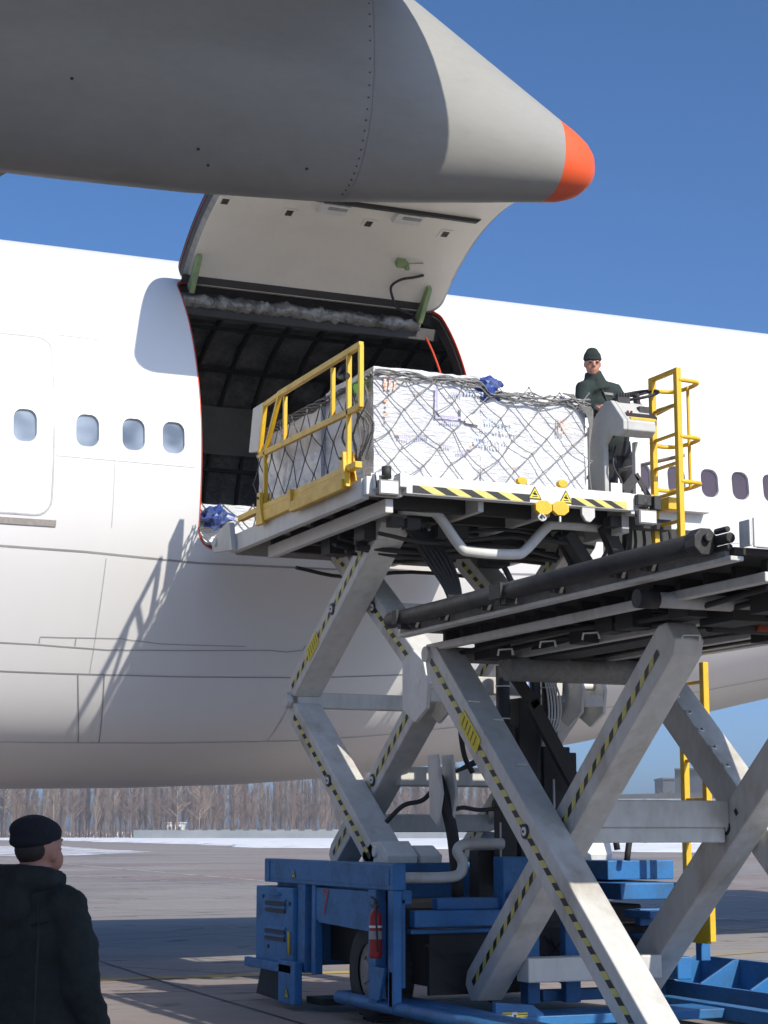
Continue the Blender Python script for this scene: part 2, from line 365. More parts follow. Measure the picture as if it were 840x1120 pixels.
PX0,PX1,PA0,PA1=3.5,16.5,-20.0,60.0
def inside(p,poly):
    c=False; x,y=p
    for (x1,y1),(x2,y2) in zip(poly,poly[1:]+poly[:1]):
        if (y1>y)!=(y2>y) and x<(x2-x1)*(y-y1)/(y2-y1)+x1: c=not c
    return c
plane=empty('airliner',(8,23,0),'white wide-body cargo jet filling the picture behind the loader, its rear side door raised','aircraft')
def mesh_custom(name,vs,fs,ns,mats,parent,mi=None):
    me=bpy.data.meshes.new(name); me.from_pydata([tuple(v) for v in vs],[],fs); me.update()
    for m_ in mats: me.materials.append(MATS[m_])
    if mi: me.polygons.foreach_set('material_index',mi)
    me.polygons.foreach_set('use_smooth',[True]*len(me.polygons))
    if ns: me.normals_split_custom_set_from_vertices([tuple(n) for n in ns])
    o=bpy.data.objects.new(name,me); COL.objects.link(o)
    if parent: o.parent=parent; o.matrix_parent_inverse=Matrix.Translation(parent.location).inverted()
    return o
def build_skin():
    vs=[];ns=[];fs=[]
    def addv(x,a): vs.append(skin_pt(x,R(a))); ns.append(skin_n(x,R(a))); return len(vs)-1
    # patch via constrained delaunay
    pts=[];edges=[]
    def loop(poly):
        o=len(pts); pts.extend([Vector((x,a/17.6)) for x,a in poly]); n=len(poly)
        edges.extend([(o+i,o+(i+1)%n) for i in range(n)])
    xs=[PX0+.25*i for i in range(53)]; as_=[PA0+2.5*i for i in range(33)]
    outer=[(x,PA0) for x in xs]+[(PX1,a) for a in as_[1:]]+[(x,PA1) for x in xs[::-1][1:]]+[(PX0,a) for a in as_[::-1][1:-1]]
    loop(outer); loop(door_hole)
    for wh in win_holes: loop(wh)
    def far(p,poly,x0,x1,a0,a1): return not (x0-.1<p[0]<x1+.1 and a0-1<p[1]<a1+1)
    for x in xs[1:-1]:
        for a in as_[1:-1]:
            if DX0-.06<x<DX1+.06 and DA0-1<a<DA1+1: continue
            if any(abs(x-wx)<.16 for wx in WX) and abs(a-WA)<4: continue
            pts.append(Vector((x,a/17.6)))
    V,E_,Fc,_,_,_=geometry.delaunay_2d_cdt(pts,edges,[],0,1e-5)
    base=len(vs)
    for v in V: addv(v.x,v.y*17.6)
    for f in Fc:
        c=(sum(V[i].x for i in f)/3,sum(V[i].y for i in f)/3*17.6)
        if inside(c,door_hole) or any(abs(c[0]-wx)<.2 and inside(c,wh) for wx,wh in zip(WX,win_holes)): continue
        fs.append([base+i for i in f])
    # remaining strips
    def grid(xl,al):
        idx=[[addv(x,a) for a in al] for x in xl]
        for i in range(len(xl)-1):
            for j in range(len(al)-1): fs.append([idx[i][j],idx[i+1][j],idx[i+1][j+1],idx[i][j+1]])
    fr=lambda a,b,st:[a+(b-a)*i/max(1,round((b-a)/st)) for i in range(max(1,round((b-a)/st))+1)]
    allA=fr(-90,-20,2.5)+fr(-20,60,2.5)[1:]+fr(60,270,5)[1:]
    grid(fr(-26,PX0,.5),allA); grid(fr(PX1,38,.5),allA)
    grid(xs,fr(-90,-20,2.5)); grid(xs,fr(60,270,5))
    # orient faces by normal
    out=[];mi=[]
    for f in fs:
        a,b,c=vs[f[0]],vs[f[1]],vs[f[2]]; n=(b-a).cross(c-a)
        out.append(f if n.dot(ns[f[0]])>0 else f[::-1])
        zc=sum(vs[i].z for i in f)/len(f)
        mi.append(0)
    return mesh_custom('fuselage',vs,out,ns,['skin_paint'],plane,mi)
fus=build_skin()
def ribbon(mb,pl,w,off,mi=0,step=.25):
    """thin strip that follows the skin; pl = [(x,a)] degrees"""
    P=[]
    for (x,a),(x2,a2) in zip(pl,pl[1:]):
        n=max(1,int(math.ceil(max(abs(x2-x)/step,abs(a2-a)/2.5))))
        for k in range(n): P.append((x+(x2-x)*k/n,a+(a2-a)*k/n))
    P.append(pl[-1]); Q=[skin_pt(x,R(a),off) for x,a in P]; vs=[];fs=[]
    for i,q in enumerate(Q):
        t=(Q[min(i+1,len(Q)-1)]-Q[max(i-1,0)]).normalized(); nn=skin_n(P[i][0],R(P[i][1])); s=t.cross(nn).normalized()*w/2
        vs+=[q-s,q+s]
    for i in range(len(Q)-1): fs.append((2*i,2*i+2,2*i+3,2*i+1))
    mb.add(vs,fs,mi,True)
# skin seams and raised straps
paint('seam_grey',(.33,.33,.33),.5,.5,(.70,.70,.70),4,fine=.3,lo=.3,hi=.7)
paint('seam_dark',(.34,.34,.34),.5,.4,None,3)
mb=MB()
ribbon(mb,[(3.0,-16.2),(5.0,-16.6),(6.3,-17.6),(16,-17.6)],.022,.004,1)
ribbon(mb,[(3.0,-38.8),(6.2,-39.2),(16,-39.2)],.015,.004,1)
ribbon(mb,[(-4,-57),(16,-57)],.014,.004,0)
for x in (5.25,10.9,13.6): ribbon(mb,[(x,-17.6),(x-.02,-39)],.010,.003,0)
for x in (2.2,): ribbon(mb,[(x,-17.6),(x,-60)],.012,.003,0)
ribbon(mb,[(5.10,-39.2),(5.28,-57)],.014,.004,1); ribbon(mb,[(5.40,-39.2),(5.52,-57)],.014,.004,1)
ribbon(mb,[(7.75,-39.2),(7.55,-57)],.010,.004,0)
ribbon(mb,[(-2,26),(4.4,26.6),(5.2,26.4)],.010,.003,0); ribbon(mb,[(4.6,14.5),(6.2,14.5)],.008,.003,0); ribbon(mb,[(4.62,.2),(6.2,.0)],.008,.003,0)
ribbon(mb,[(5.28,16),(5.28,-12)],.007,.003,0)
ribbon(mb,[(9.9,33),(16.5,33)],.008,.003,0); ribbon(mb,[(9.8,-9),(16.5,-9)],.008,.003,0); ribbon(mb,[(9.8,14),(16.5,14)],.007,.003,0)
ribbon(mb,[(11.4,60),(11.4,-9)],.007,.003,0)
ribbon(mb,[(4.7,46),(4.9,40)],.008,.003,0)
mb.build('panel_seam',['seam_grey','seam_dark'],plane,fixn=False)
mb=MB()  # raised antenna strake on the crown, long fairing strap
for (x0,x1,a,w,h) in ((4.0,6.2,55,.10,.03),):
    vs=[];fs=[];n=20
    for i in range(n+1):
        x=x0+(x1-x0)*i/n; k=min(1,i/3,(n-i)/3)
        for da,o in ((-w*9*.5,.0),(-w*6*.5,h*k),(w*6*.5,h*k),(w*9*.5,0)): vs.append(skin_pt(x,R(a+da*1.6),o+.001))
    for i in range(n):
        for j in range(3): fs.append((i*4+j,(i+1)*4+j,(i+1)*4+j+1,i*4+j+1))
    mb.add(vs,fs,0,False)
mb.build('skin_strake','skin_paint',plane)
mb=MB(); ribbon(mb,[(3.0,-33.2),(4.6,-33.6),(5.4,-34.2),(7.3,-33.6),(7.5,-33.9),(7.7,-33.5),(7.72,-32.6)],.010,.006,0); ribbon(mb,[(4.62,-33.4),(4.62,-32.2),(5.5,-32.0),(6.0,-32.8),(7.0,-32.9)],.008,.006,0); ribbon(mb,[(5.02,-33.7),(5.02,-32.2)],.008,.006,0)
mb.build('panel_seam','seam_dark',plane,fixn=False)
# passenger door
pd=[]
mb=MB(); pdo=rrect(3.53,4.60,-10.6,25.5,.17,3.0,5); ribbon(mb,pdo+[pdo[0]],.018,.005,0)
pdoor=mb.build('passenger_door','seam_grey',plane,fixn=False)
mb=MB(); 
for i in range(1):
    ribbon(mb,[(3.4,-11.9),(4.66,-11.9)],.07,.012,0)
mb.build('door_sill','sill_worn',pdoor,fixn=False)
# windows: recess, pane
def make_window(wx):
    wh=rrect(wx-.128,wx+.128,WA-3.25,WA+3.25,.095,1.9,5); n=len(wh)
    vs=[skin_pt(x,R(a),.002) for x,a in [(wx+(x-wx)*1.06,WA+(a-WA)*1.06) for x,a in wh]]+[skin_pt(x,R(a),.003) for x,a in wh]+[skin_pt(wx+(x-wx)*.95,R(WA+(a-WA)*.95),-.035) for x,a in wh]
    fs=[]
    for k in range(2):
        for i in range(n): fs.append((k*n+i,k*n+(i+1)%n,(k+1)*n+(i+1)%n,(k+1)*n+i))
    fr=MB().add(vs,fs,0,False).build('window','skin_paint',plane)
    vs=[skin_pt(wx+(x-wx)*.96,R(WA+(a-WA)*.96),-.03) for x,a in wh]
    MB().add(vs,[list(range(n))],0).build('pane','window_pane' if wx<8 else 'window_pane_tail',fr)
for wx in WX: make_window(wx)
# door frame reveal around the cargo opening
def loft_rings(rings,closed=True):
    vs=[v for r in rings for v in r]; n=len(rings[0]); fs=[]
    for k in range(len(rings)-1):
        for i in range(n if closed else n-1): fs.append((k*n+i,k*n+(i+1)%n,(k+1)*n+(i+1)%n,(k+1)*n+i))
    return vs,fs
dcx,dca=(DX0+DX1)/2,(DA0+DA1)/2
def ring(gx,ga,off): # grow the opening outline by gx metres / ga degrees
    return [skin_pt(x+(gx if x>dcx else -gx),R(a+(ga if a>dca else -ga)),off) for x,a in door_hole]
v,f=loft_rings([ring(.0,.0,.001),ring(.0,.0,-.05),ring(-.03,-.5,-.055),ring(-.035,-.6,-.2)])
fr=MB().add(v,f,0).build('door_frame','seal_dark',plane)
v,f=loft_rings([ring(.0,.0,.004),ring(-.012,-.2,.006),ring(-.012,-.2,-.03)])
MB().add(v,f,0).build('seal','seal_red',fr)
mb=MB(); pts=[skin_pt(DX1-.22,R(a),-.22) for a in range(5,46,3)]; mb.tube(pts,.016,6)
mb.build('cable','seal_red',fr)
# hold interior
def hold_pt(x,a,r=3.02): return Vector((x,CY-r*math.cos(R(a)),CZ+r*math.sin(R(a))*(1 if a>=0 else 1.0)))
HX0,HX1=2.0,14.5
mb=MB(); 
AL=list(range(-15,-9,5))+[0] ; 
def lining(mb,a0,a1,x0,x1,r=3.02,mi=0,bumpy=.035):
    nx=int((x1-x0)/.16); na=int((a1-a0)/2.5); vs=[];fs=[]
    for i in range(nx+1):
        for j in range(na+1):
            x=x0+(x1-x0)*i/nx; a=a0+(a1-a0)*j/na
            # quilted blanket pillows between frames
            q=abs(math.sin(PI*x/.5))*abs(math.sin(PI*a/9)); rr=r-bumpy*q-.03*noise.noise(Vector((x*3,a*.25,0)))
            vs.append(hold_pt(x,a,rr))
    for i in range(nx):
        for j in range(na): k=i*(na+1)+j; fs.append((k,k+na+1,k+na+2,k+1))
    mb.add(vs,fs,mi,True)
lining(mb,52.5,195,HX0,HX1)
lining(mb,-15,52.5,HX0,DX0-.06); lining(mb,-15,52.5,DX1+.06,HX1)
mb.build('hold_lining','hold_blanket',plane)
mb=MB(); 
for i in range(int(HX0/.5),int(HX1/.5)):
    x=i*.5+.25
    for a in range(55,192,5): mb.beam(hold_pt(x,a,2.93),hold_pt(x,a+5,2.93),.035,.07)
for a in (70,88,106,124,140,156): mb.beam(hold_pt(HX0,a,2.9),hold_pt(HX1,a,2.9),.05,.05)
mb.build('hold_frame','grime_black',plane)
mb=MB(); lining(mb,136,151,HX0,HX1,2.86,0,0.0); mb.build('wall_panel','hold_panel',plane)
mb=MB(); mb.box((HX0,CY-2.95,4.70),(HX1,CY+2.95,4.80)); 
for y in (20.4,21.2,22.2,23.0): mb.box((HX0,y-.04,4.80),(HX1,y+.04,4.84))
mb.build('hold_floor','hold_panel',plane)
for xx in (HX0,HX1):  # unseen end walls, added to keep outside light from entering the hold
    mb=MB(); n=40; ring_=[hold_pt(xx,a,3.1) for a in [-18+216*i/n for i in range(n+1)]]; mb.add(ring_,[list(range(n+1))]); mb.build('hold_light_stop','hold_brown',plane)
mb=MB(); mb.beam(skin_pt(DX0,R(DA1-4.5),-.26),skin_pt(DX1,R(DA1-4.5),-.26),.10,.16,(0,1,0)); mb.build('door_header','seal_dark',plane,bevel=.01)
# sill with rollers
mb=MB(); mb.box((DX0+.05,19.86,4.83),(DX1-.05,20.5,4.865)); mb.build('cargo_sill','pallet_alu',plane,bevel=.005)
mb=MB()
for k in range(9): 
    x=DX0+.3+k*.36; mb.box((x-.06,19.90,4.865),(x+.06,20.02,4.93))
mb.build('sill_latch','dark_steel',plane,bevel=.008)
# silver insulation roll under the hinge
mb=MB(); nx=90; vs=[];fs=[]; ns_=14
for i in range(nx+1):
    x=DX0+.05+(DX1-DX0-.35)*i/nx; c=skin_pt(x,R(47.3),-.16)
    for k in range(ns_):
        a=2*PI*k/ns_; r_=.100+.05*noise.noise(Vector((x*5,k*.9,1)))+.05*noise.noise(Vector((x*14,k*1.3,5)))+.02*noise.noise(Vector((x*40,k*2,5)))
        vs.append((c.x,c.y+math.cos(a)*r_*1.1,c.z+math.sin(a)*r_*.8))
for i in range(nx):
    for k in range(ns_): fs.append((i*ns_+k,i*ns_+(k+1)%ns_,(i+1)*ns_+(k+1)%ns_,(i+1)*ns_+k))
mb.add(vs,fs,0,True).build('insulation_roll','silver_blanket',plane)
# raised cargo door
HN=skin_pt(0,R(DA1)); PH=R(82)
def door_pt(x,a,off=0.0):
    p=skin_pt(6,R(a),off); y,z=p.y-HN.y,p.z-HN.z; c,s=math.cos(PH),math.sin(PH)
    return Vector((x,HN.y+y*c+z*s,HN.z-y*s+z*c))
outl=dense(rrect(DX0+.01,DX1-.01,DA0+.2,DA1-.2,.22,3.8,6))
def door_mesh(scale_x,scale_a,o1,name,mat,parent,flip):
    pts=[];ed=[]
    P=[(dcx+(x-dcx)*scale_x,dca+(a-dca)*scale_a) for x,a in outl]
    n=len(P); pts=[Vector((x,a/17.6)) for x,a in P]; ed=[(i,(i+1)%n) for i in range(n)]
    for i in range(13):
        for j in range(25):
            x=DX0+.12+i*(DX1-DX0-.24)/12; a=DA0+2+j*(DA1-DA0-4)/24
            if inside((x,a),P): pts.append(Vector((x,a/17.6)))
    V,_,Fc,_,_,_=geometry.delaunay_2d_cdt(pts,ed,[],0,1e-5)
    vs=[door_pt(v.x,v.y*17.6,o1) for v in V]
    fs=[list(f) for f in Fc if inside((sum(V[i].x for i in f)/3,sum(V[i].y for i in f)/3*17.6),P)]
    return MB().add(vs,fs,0,True).build(name,mat,parent)
cdoor=door_mesh(1,1,0,'cargo_door','skin_paint',plane,False); cdoor['label']='raised rear cargo door seen from its pale inner side'
door_mesh(.955,.965,-.20,'door_liner','door_lining',cdoor,True)
def dring(sx,sa,off): return [door_pt(dcx+(x-dcx)*sx,dca+(a-dca)*sa,off) for x,a in outl]
v,f=loft_rings([dring(1,1,0),dring(1,1,-.06),dring(.99,.992,-.13),dring(.985,.99,-.16)]); MB().add(v,f).build('door_edge','seal_dark',cdoor)
v,f=loft_rings([dring(.985,.99,-.158),dring(.955,.965,-.20)]); MB().add(v,f).build('door_rim','deck_grey',cdoor)
v,f=loft_rings([dring(1.002,1.002,-.055),dring(1.003,1.003,-.075)]); MB().add(v,f).build('seal','seal_red',cdoor)
def dbox(mb,x,a,wx,wa,h,base=-.2,mi=0):
    """small box on the door liner; wx metres, wa degrees, h height inwards"""
    vs=[door_pt(x+sx*wx/2,a+sa*wa/2,base+.004) for sx,sa in ((-1,-1),(1,-1),(1,1),(-1,1))]+[door_pt(x+sx*wx/2*.94,a+sa*wa/2*.94,base-h) for sx,sa in ((-1,-1),(1,-1),(1,1),(-1,1))]
    mb.add(vs,[(0,1,2,3),(4,5,6,7),(0,1,5,4),(1,2,6,5),(2,3,7,6),(3,0,4,7)],mi)
for (x,a) in ((6.45,24),(7.25,25),(8.25,25),(9.25,25)):
    mb=MB(); dbox(mb,x,a,.17,3.4,.008,mi=0); dbox(mb,x,a,.085,2.0,.014,mi=1); dbox(mb,x+.01,a+.2,.03,.9,.02,mi=2)
    mb.build('latch_window',['door_lining','seal_dark','hold_brown'],cdoor)
for (x,a) in ((7.72,20.5),(8.66,20.3)):
    mb=MB(); dbox(mb,x,a,.36,4.2,.05,mi=0); dbox(mb,x+.03,a-.6,.25,1.3,.056,mi=1); mb.build('light_unit',['loader_white','deck_grey'],cdoor)
mb=MB(); dbox(mb,8.40,17.6,2.3,.8,.05); mb.build('grab_bar','seal_dark',cdoor)
mb=MB(); dbox(mb,7.9,48.6,3.2,2.0,.01); mb.build('hinge_strip','seal_dark',cdoor)
for x,a in ((6.42,44.5),(9.42,45.5)):
    mb=MB(); 
    P=[door_pt(x,a-3,-.20),door_pt(x,a-3,-.27),door_pt(x,a+3,-.34),door_pt(x,a+6,-.36),door_pt(x,a+6,-.2)]
    vs=[p+Vector((-.03,0,0)) for p in P]+[p+Vector((.03,0,0)) for p in P]; n=5
    mb.add(vs,[list(range(n)),[n+i for i in range(n)]]+[(i,(i+1)%n,n+(i+1)%n,n+i) for i in range(n)])
    mb.build('hinge_bracket','green_primer',cdoor,bevel=.006)
mb=MB(); dbox(mb,8.9,36,.12,1.6,.09); dbox(mb,8.98,36.4,.05,.8,.12); mb.tube([door_pt(8.95,36,-.25),door_pt(9.1,35.5,-.24),door_pt(9.2,35.8,-.21)],.008,5); mb.build('door_switch','green_primer',cdoor)
mb=MB(); mb.tube(smoothpath([door_pt(9.28,39.5,-.21),door_pt(9.15,39.8,-.25),door_pt(8.98,40.5,-.28),door_pt(8.88,42.5,-.31),door_pt(8.95,45.5,-.33),door_pt(9.05,48,-.34),door_pt(9.3,50,-.3)]),.017,7); mb.build('hose','rubber',cdoor)
mb=MB()
for x,y0 in ((9.05,-15),(9.28,-15.3)):
    dbox(mb,x,-13.4,.16,2.2,.10)
mb.tube([door_pt(9.15,-13.6,-.26),door_pt(9.45,-14.2,-.25),door_pt(9.6,-14.6,-.18)],.02,6); dbox(mb,8.35,-3,.3,1.4,.05)
mb.build('door_latch','dark_steel',cdoor)
# wing, flap and flap track fairing
FY=8.42
def fair_section(x):
    # zb bottom, zt top, half width
    T=[(-6,5.15,5.7,.05),(-5,4.80,6.2,.28),(-3,4.70,6.55,.42),(-1,4.71,6.62,.47),(1,4.73,6.62,.48),(2,4.75,6.50,.47),(2.6,4.77,6.42,.455),(3.3,4.82,6.16,.415),(3.75,4.875,5.90,.37),(4.2,4.935,5.63,.30),(4.5,4.975,5.46,.238),(4.56,4.982,5.425,.226),(4.66,4.995,5.37,.205),(4.74,5.02,5.32,.17),(4.79,5.06,5.275,.125),(4.82,5.10,5.235,.075),(4.835,5.15,5.19,.01)]
    for p,q in zip(T,T[1:]):
        if x<=q[0]:
            t=(x-p[0])/(q[0]-p[0]); return [p[i]+(q[i]-p[i])*t for i in (1,2,3)]
    return T[-1][1:]
def fair_ring(x,n=40,g=0):
    zb,zt,hw=fair_section(x); c=(zb+zt)/2; h=(zt-zb)/2; r=[]
    for k in range(n):
        a=2*PI*k/n; e=.86
        ca,sa=math.cos(a),math.sin(a)
        r.append(Vector((x,FY+(hw+g)*math.copysign(abs(ca)**e,ca),c+(h+g)*math.copysign(abs(sa)**e,sa))))
    return r
def fair_mesh(name,xs,mat,parent,cap=False,g=0):
    v,f=loft_rings([fair_ring(x,g=g) for x in xs]); mb=MB().add(v,f,0,True)
    if cap: mb.add(fair_ring(xs[-1],g=g),[list(range(40))],0,True)
    return mb.build(name,mat,parent)
fx=[-6,-5.6,-5,-4,-3,-2,-1,0,1,1.5,2,2.3,2.6,2.95,3.3,3.55,3.75,4.0,4.2,4.4,4.5,4.56]
fairing=fair_mesh('flap_track_fairing',fx,'fairing_paint',plane); fairing['label']='grey canoe fairing with an orange tail cone overhead'
fair_mesh('tail_cone',[4.56,4.61,4.66,4.70,4.74,4.77,4.79,4.805,4.82,4.83,4.835],'orange_paint',fairing,True)
fair_mesh('joint_strip',[3.40,3.412],'seam_dark',fairing,g=.002)
mb=MB()
for x in (3.375,):
    rg=fair_ring(x,200,g=.001)
    for k in range(0,200,3):
        p=rg[k]
        if p.y<FY: mb.box((x-.0028,p.y-.003,p.z-.0028),(x+.0028,p.y+.003,p.z+.0028))
mb.build('rivet_row','seal_dark',fairing)
mb=MB()
for x,dz in ((3.12,.03),(2.55,.06),(2.62,.02),(1.9,.3)):
    zb,zt,hw=fair_section(x); rg=fair_ring(x,80,g=.001); p=min(rg,key=lambda q:abs(q.z-(zb+dz+.04))+(0 if q.y<FY else 9)); mb.tube([p,p+Vector((0,-.004,0))],.007,8)
mb.build('drain_hole','seal_dark',fairing)
# wing: swept slab with flap
def te(y): # trailing edge X for a given Y (outboard = small y)
    return 4.02+.55*(7.2-y) if y<8.6 else 3.25-.42*(y-8.6)
def wing_sec(y):
    x1=te(y); ch=6+ (y+22)*.19; zt=6.10+.105*(7.2-y); 
    return [(x1,zt),(x1-.5,zt+.05),(x1-ch*.4,zt+.45),(x1-ch*.7,zt+.55),(x1-ch*.95,zt+.25),(x1-ch,zt-.1),(x1-ch*.9,zt-.35),(x1-ch*.5,zt-.42),(x1-.9,zt-.12),(x1,zt-.03)]
ys=[-22,-14,-7,0,4,7,8.6,10,13,16,19.9]
vs=[];fs=[]
for y in ys: vs+=[(x,y,z) for x,z in wing_sec(y)]
n=10
for i in range(len(ys)-1):
    for k in range(n): fs.append((i*n+k,i*n+(k+1)%n,(i+1)*n+(k+1)%n,(i+1)*n+k))
fs+=[list(range(n)),[(len(ys)-1)*n+k for k in range(n)]]
MB().add(vs,fs,0).build('wing','wing_metal',plane)
# horizontal stabiliser and fin (far aft, out of frame)
mb=MB(); mb.prism([(22,8.6),(31,8.8),(38,18),(34.5,18)],1,CY-.25,CY+.25); mb.build('tail_fin','skin_paint',plane)
for s in (-1,1):
    mb=MB(); mb.prism([(28,CY+s*1.5),(34,CY+s*.8),(38,CY+s*10),(36,CY+s*10.5)],2,6.6,6.85); mb.build('stabiliser','skin_paint',plane)

# ------------------------------------------------------------------ cargo loader
loader=empty('cargo_loader',(8.1,14,0),'blue and white scissor-lift cargo loader raised against the open aircraft door','loader')
def stripes(mb,p0,p1,nrm,w,pitch=.16,my=0,mb_=1,slant=1.0,off=.003):
    """slanted alternating tape segments between p0 and p1 on a face of normal nrm"""
    p0=Vector(p0);p1=Vector(p1);nrm=Vector(nrm).normalized(); d=p1-p0; Ln=d.length; d.normalize(); s=nrm.cross(d).normalized()*w/2
    n=max(1,int(Ln/(pitch/2))); st=Ln/n; sl=d*w*.5*slant
    for i in range(n):
        a=p0+d*st*i+nrm*off; b=a+d*st
        q=[a-s-sl*(1 if i>0 else 0),b-s-sl*(1 if i<n-1 else 0),b+s+sl*(1 if i<n-1 else 0),a+s+sl*(1 if i>0 else 0)]
        mb.add(q,[(0,1,2,3)],my if i%2 else mb_)
def arm(pa,pb,x0,x1,h,name='scissor_arm',label=None,side=-1,tape=(0,1),lab=None,taper=True):
    """box-section scissor arm in the YZ plane from pa=(y,z) to pb=(y,z), between x0 and x1"""
    a=Vector((0,*pa));b=Vector((0,*pb)); d=(b-a).normalized(); u=Vector((1,0,0)).cross(d)
    L_=(b-a).length
    prof=[(0,-.28),(.10,-.5),(L_-.10,-.5),(L_,-.28),(L_,.28),(L_-.10,.5),(.10,.5),(0,.28)]
    P=[a+d*t+u*k*h for t,k in prof]
    mb=MB(); mb.prism([(p.y,p.z) for p in P],0,x0,x1)
    o=mb.build(name,'arm_grey',loader,bevel=.012)
    if label: o['label']=label
    # hazard tape on the outer side face
    xf=x0 if side<0 else x1
    mb=MB(); t0,t1=tape
    q0=a+d*L_*t0; q1=a+d*L_*t1
    q0=Vector((xf,q0.y,q0.z)); q1=Vector((xf,q1.y,q1.z))
    stripes(mb,q0,q1,(side,0,0),.055,.17)
    mb.build('hazard_tape',['stripe_yellow','label_black'],o,fixn=False)
    # pivot boss
    mb=MB()
    c=a.lerp(b,.5)
    mb.cyl((xf+side*.012,c.y,c.z),(xf-.0*side,c.y,c.z),.06,18,0); mb.cyl((xf+side*.02,c.y,c.z),(xf,c.y,c.z),.035,14,1); mb.cyl((xf+side*.026,c.y,c.z),(xf,c.y,c.z),.012,10,0)
    mb.build('pivot_pin',['dark_steel','beam_white'],o)
    if lab:
        t,ln=lab; q0=a+d*(L_*t); q1=q0+d*ln; uu=u*.075; xs_=xf+side*.006
        mb=MB(); mb.add([(xs_,(q0-uu).y,(q0-uu).z),(xs_,(q1-uu).y,(q1-uu).z),(xs_,(q1+uu).y,(q1+uu).z),(xs_,(q0+uu).y,(q0+uu).z)],[(0,1,2,3)],0)
        for k in range(5):
            s0=(k+.7)*ln/6; e0=q0+d*s0; e1=q0+d*(s0+.012); ww=u*.05; xx=xs_+side*.002
            mb.add([(xx,(e0-ww).y,(e0-ww).z),(xx,(e1-ww).y,(e1-ww).z),(xx,(e1+ww).y,(e1+ww).z),(xx,(e0+ww).y,(e0+ww).z)],[(0,1,2,3)],1)
        mb.build('warning_label',['label_yellow','seal_dark'],o,fixn=False)
    return o
# main (near) scissor pairs.  A: top far -> bottom near ; B: top near -> bottom far
A0,A1=(15.12,3.22),(11.10,-.02)
A1=(11.45,.12)
B0,B1=(11.55,3.10),(14.95,.30)
arm(A0,A1,6.93,7.19,.30,label='left near scissor arm with a yellow warning plate',tape=(.02,.98),lab=(.19,.42))
arm(B0,B1,7.22,7.47,.30,tape=(.05,.97))
arm(A0,A1,9.05,9.31,.30,side=-1,tape=(.45,.46))
arm(B0,B1,8.77,9.02,.30,side=-1,tape=(.45,.46))
# bridge (far) scissor, two stages; C/D outer, E/F inner
for (xo0,xo1,xi0,xi1) in ((6.93,7.23,7.25,7.50),(9.00,9.29,8.72,8.98)):
    left=xo0<8
    arm((16.20,4.62),(18.62,3.12),xo0,xo1,.24,tape=(.04,.97),lab=(.66,.34) if left else None)
    arm((18.62,2.95),(16.35,1.38),xo0,xo1,.24,tape=(.06,.97))
    arm((18.25,4.62),(15.98,3.12),xi0,xi1,.24,tape=(.06,.96))
    arm((15.98,2.95),(18.25,1.38),xi0,xi1,.24,tape=(.06,.96))
mb=MB()
for y,z in ((18.60,3.03),(16.0,3.03)):
    xa,xb=(6.98,9.25) if y>17 else (7.50,8.72)
    mb.box((xa,y-.1,z-.08),(xb,y+.1,z+.08))
    if y>17:
        for x in (6.90,9.30): mb.cyl((x-.03,y,z),(x+.03,y,z),.085,16)
mb.build('cross_member','arm_grey',loader,bevel=.01)
mb=MB()
for y,z in ((17.42,3.87),(17.25,2.2),(16.9,2.2),(17.6,1.75)): mb.box((7.42,y-.08,z-.09),(8.8,y+.08,z+.09))
mb.build('cross_member','arm_grey',loader,bevel=.01)
mb=MB(); mb.box((7.47,13.20,1.70),(8.77,13.52,1.92)); mb.box((7.50,13.22,1.58),(8.74,13.42,1.70)); mb.build('cross_member','arm_grey',loader,bevel=.012)
mb=MB(); mb.box((7.47,14.30,.42),(8.77,14.52,.62)); mb.build('cross_member','arm_grey',loader,bevel=.012)
# knee hinge housings of the bridge scissor (white clevis blocks)
for x in (7.30,8.91):
    mb=MB(); 
    for sx in (-.14,.10): mb.prism([(15.72,3.22),(15.62,3.0),(15.66,2.78),(15.92,2.66),(16.2,2.8),(16.2,3.25),(15.95,3.34)],0,x+sx,x+sx+.04)
    mb.box((x-.10,15.64,2.84),(x+.10,15.74,2.95)); mb.cyl((x-.145,15.82,3.05),(x+.145,15.82,3.05),.045,14)
    mb.build('knee_clevis','beam_white',loader,bevel=.008)
for x,w_,h_ in ((7.08,.15,.16),(9.12,.17,.58),(7.37,.11,.12),(8.85,.12,.3)):
    mb=MB(); mb.prism([(16.02,1.38),(16.0,1.45),(16.2,1.42+h_),(16.42,1.42+h_*.9),(16.62,1.47),(16.62,1.38)],0,x-w_,x+w_); mb.cyl((x-w_-.02,16.3,1.48),(x+w_+.02,16.3,1.48),.05,14)
    mb.build('foot_shoe','beam_white',loader,bevel=.01)
# bridge platform
mb=MB()
ZB=4.86
mb.box((6.80,15.28,ZB-.17),(9.16,15.40,ZB))             # front white beam
mb.box((6.44,15.36,ZB-.19),(6.80,15.46,ZB-.02)); mb.box((9.16,15.30,ZB-.2),(9.34,15.42,ZB+.0))
bridge=mb.build('bridge_platform','beam_white',loader,bevel=.008); bridge['label']='upper bridge deck between the loader and the door'
mb=MB(); mb.box((6.50,15.40,ZB-.06),(9.42,19.30,ZB-.015)); 
for k in range(24):  # roller rows
    y=15.6+k*.15
    for x in (6.9,7.4,7.9,8.4): mb.cyl((x-.11,y,ZB-.0),(x+.11,y,ZB-.0),.022,8)
mb.build('deck_plate','deck_grey',bridge)
mb=MB()
for x0,x1,z0,z1 in ((6.42,6.50,-.22,-.03),(6.66,6.74,-.33,-.20),(7.6,7.66,-.26,-.06),(8.3,8.36,-.26,-.06),(9.36,9.43,-.22,-.03),(9.14,9.22,-.36,-.17)):
    mb.box((x0,15.44,ZB+z0),(x1,19.15 if z0>-.3 else 18.6,ZB+z1))
mb.build('side_rail','loader_white',bridge,bevel=.008)
mb=MB()
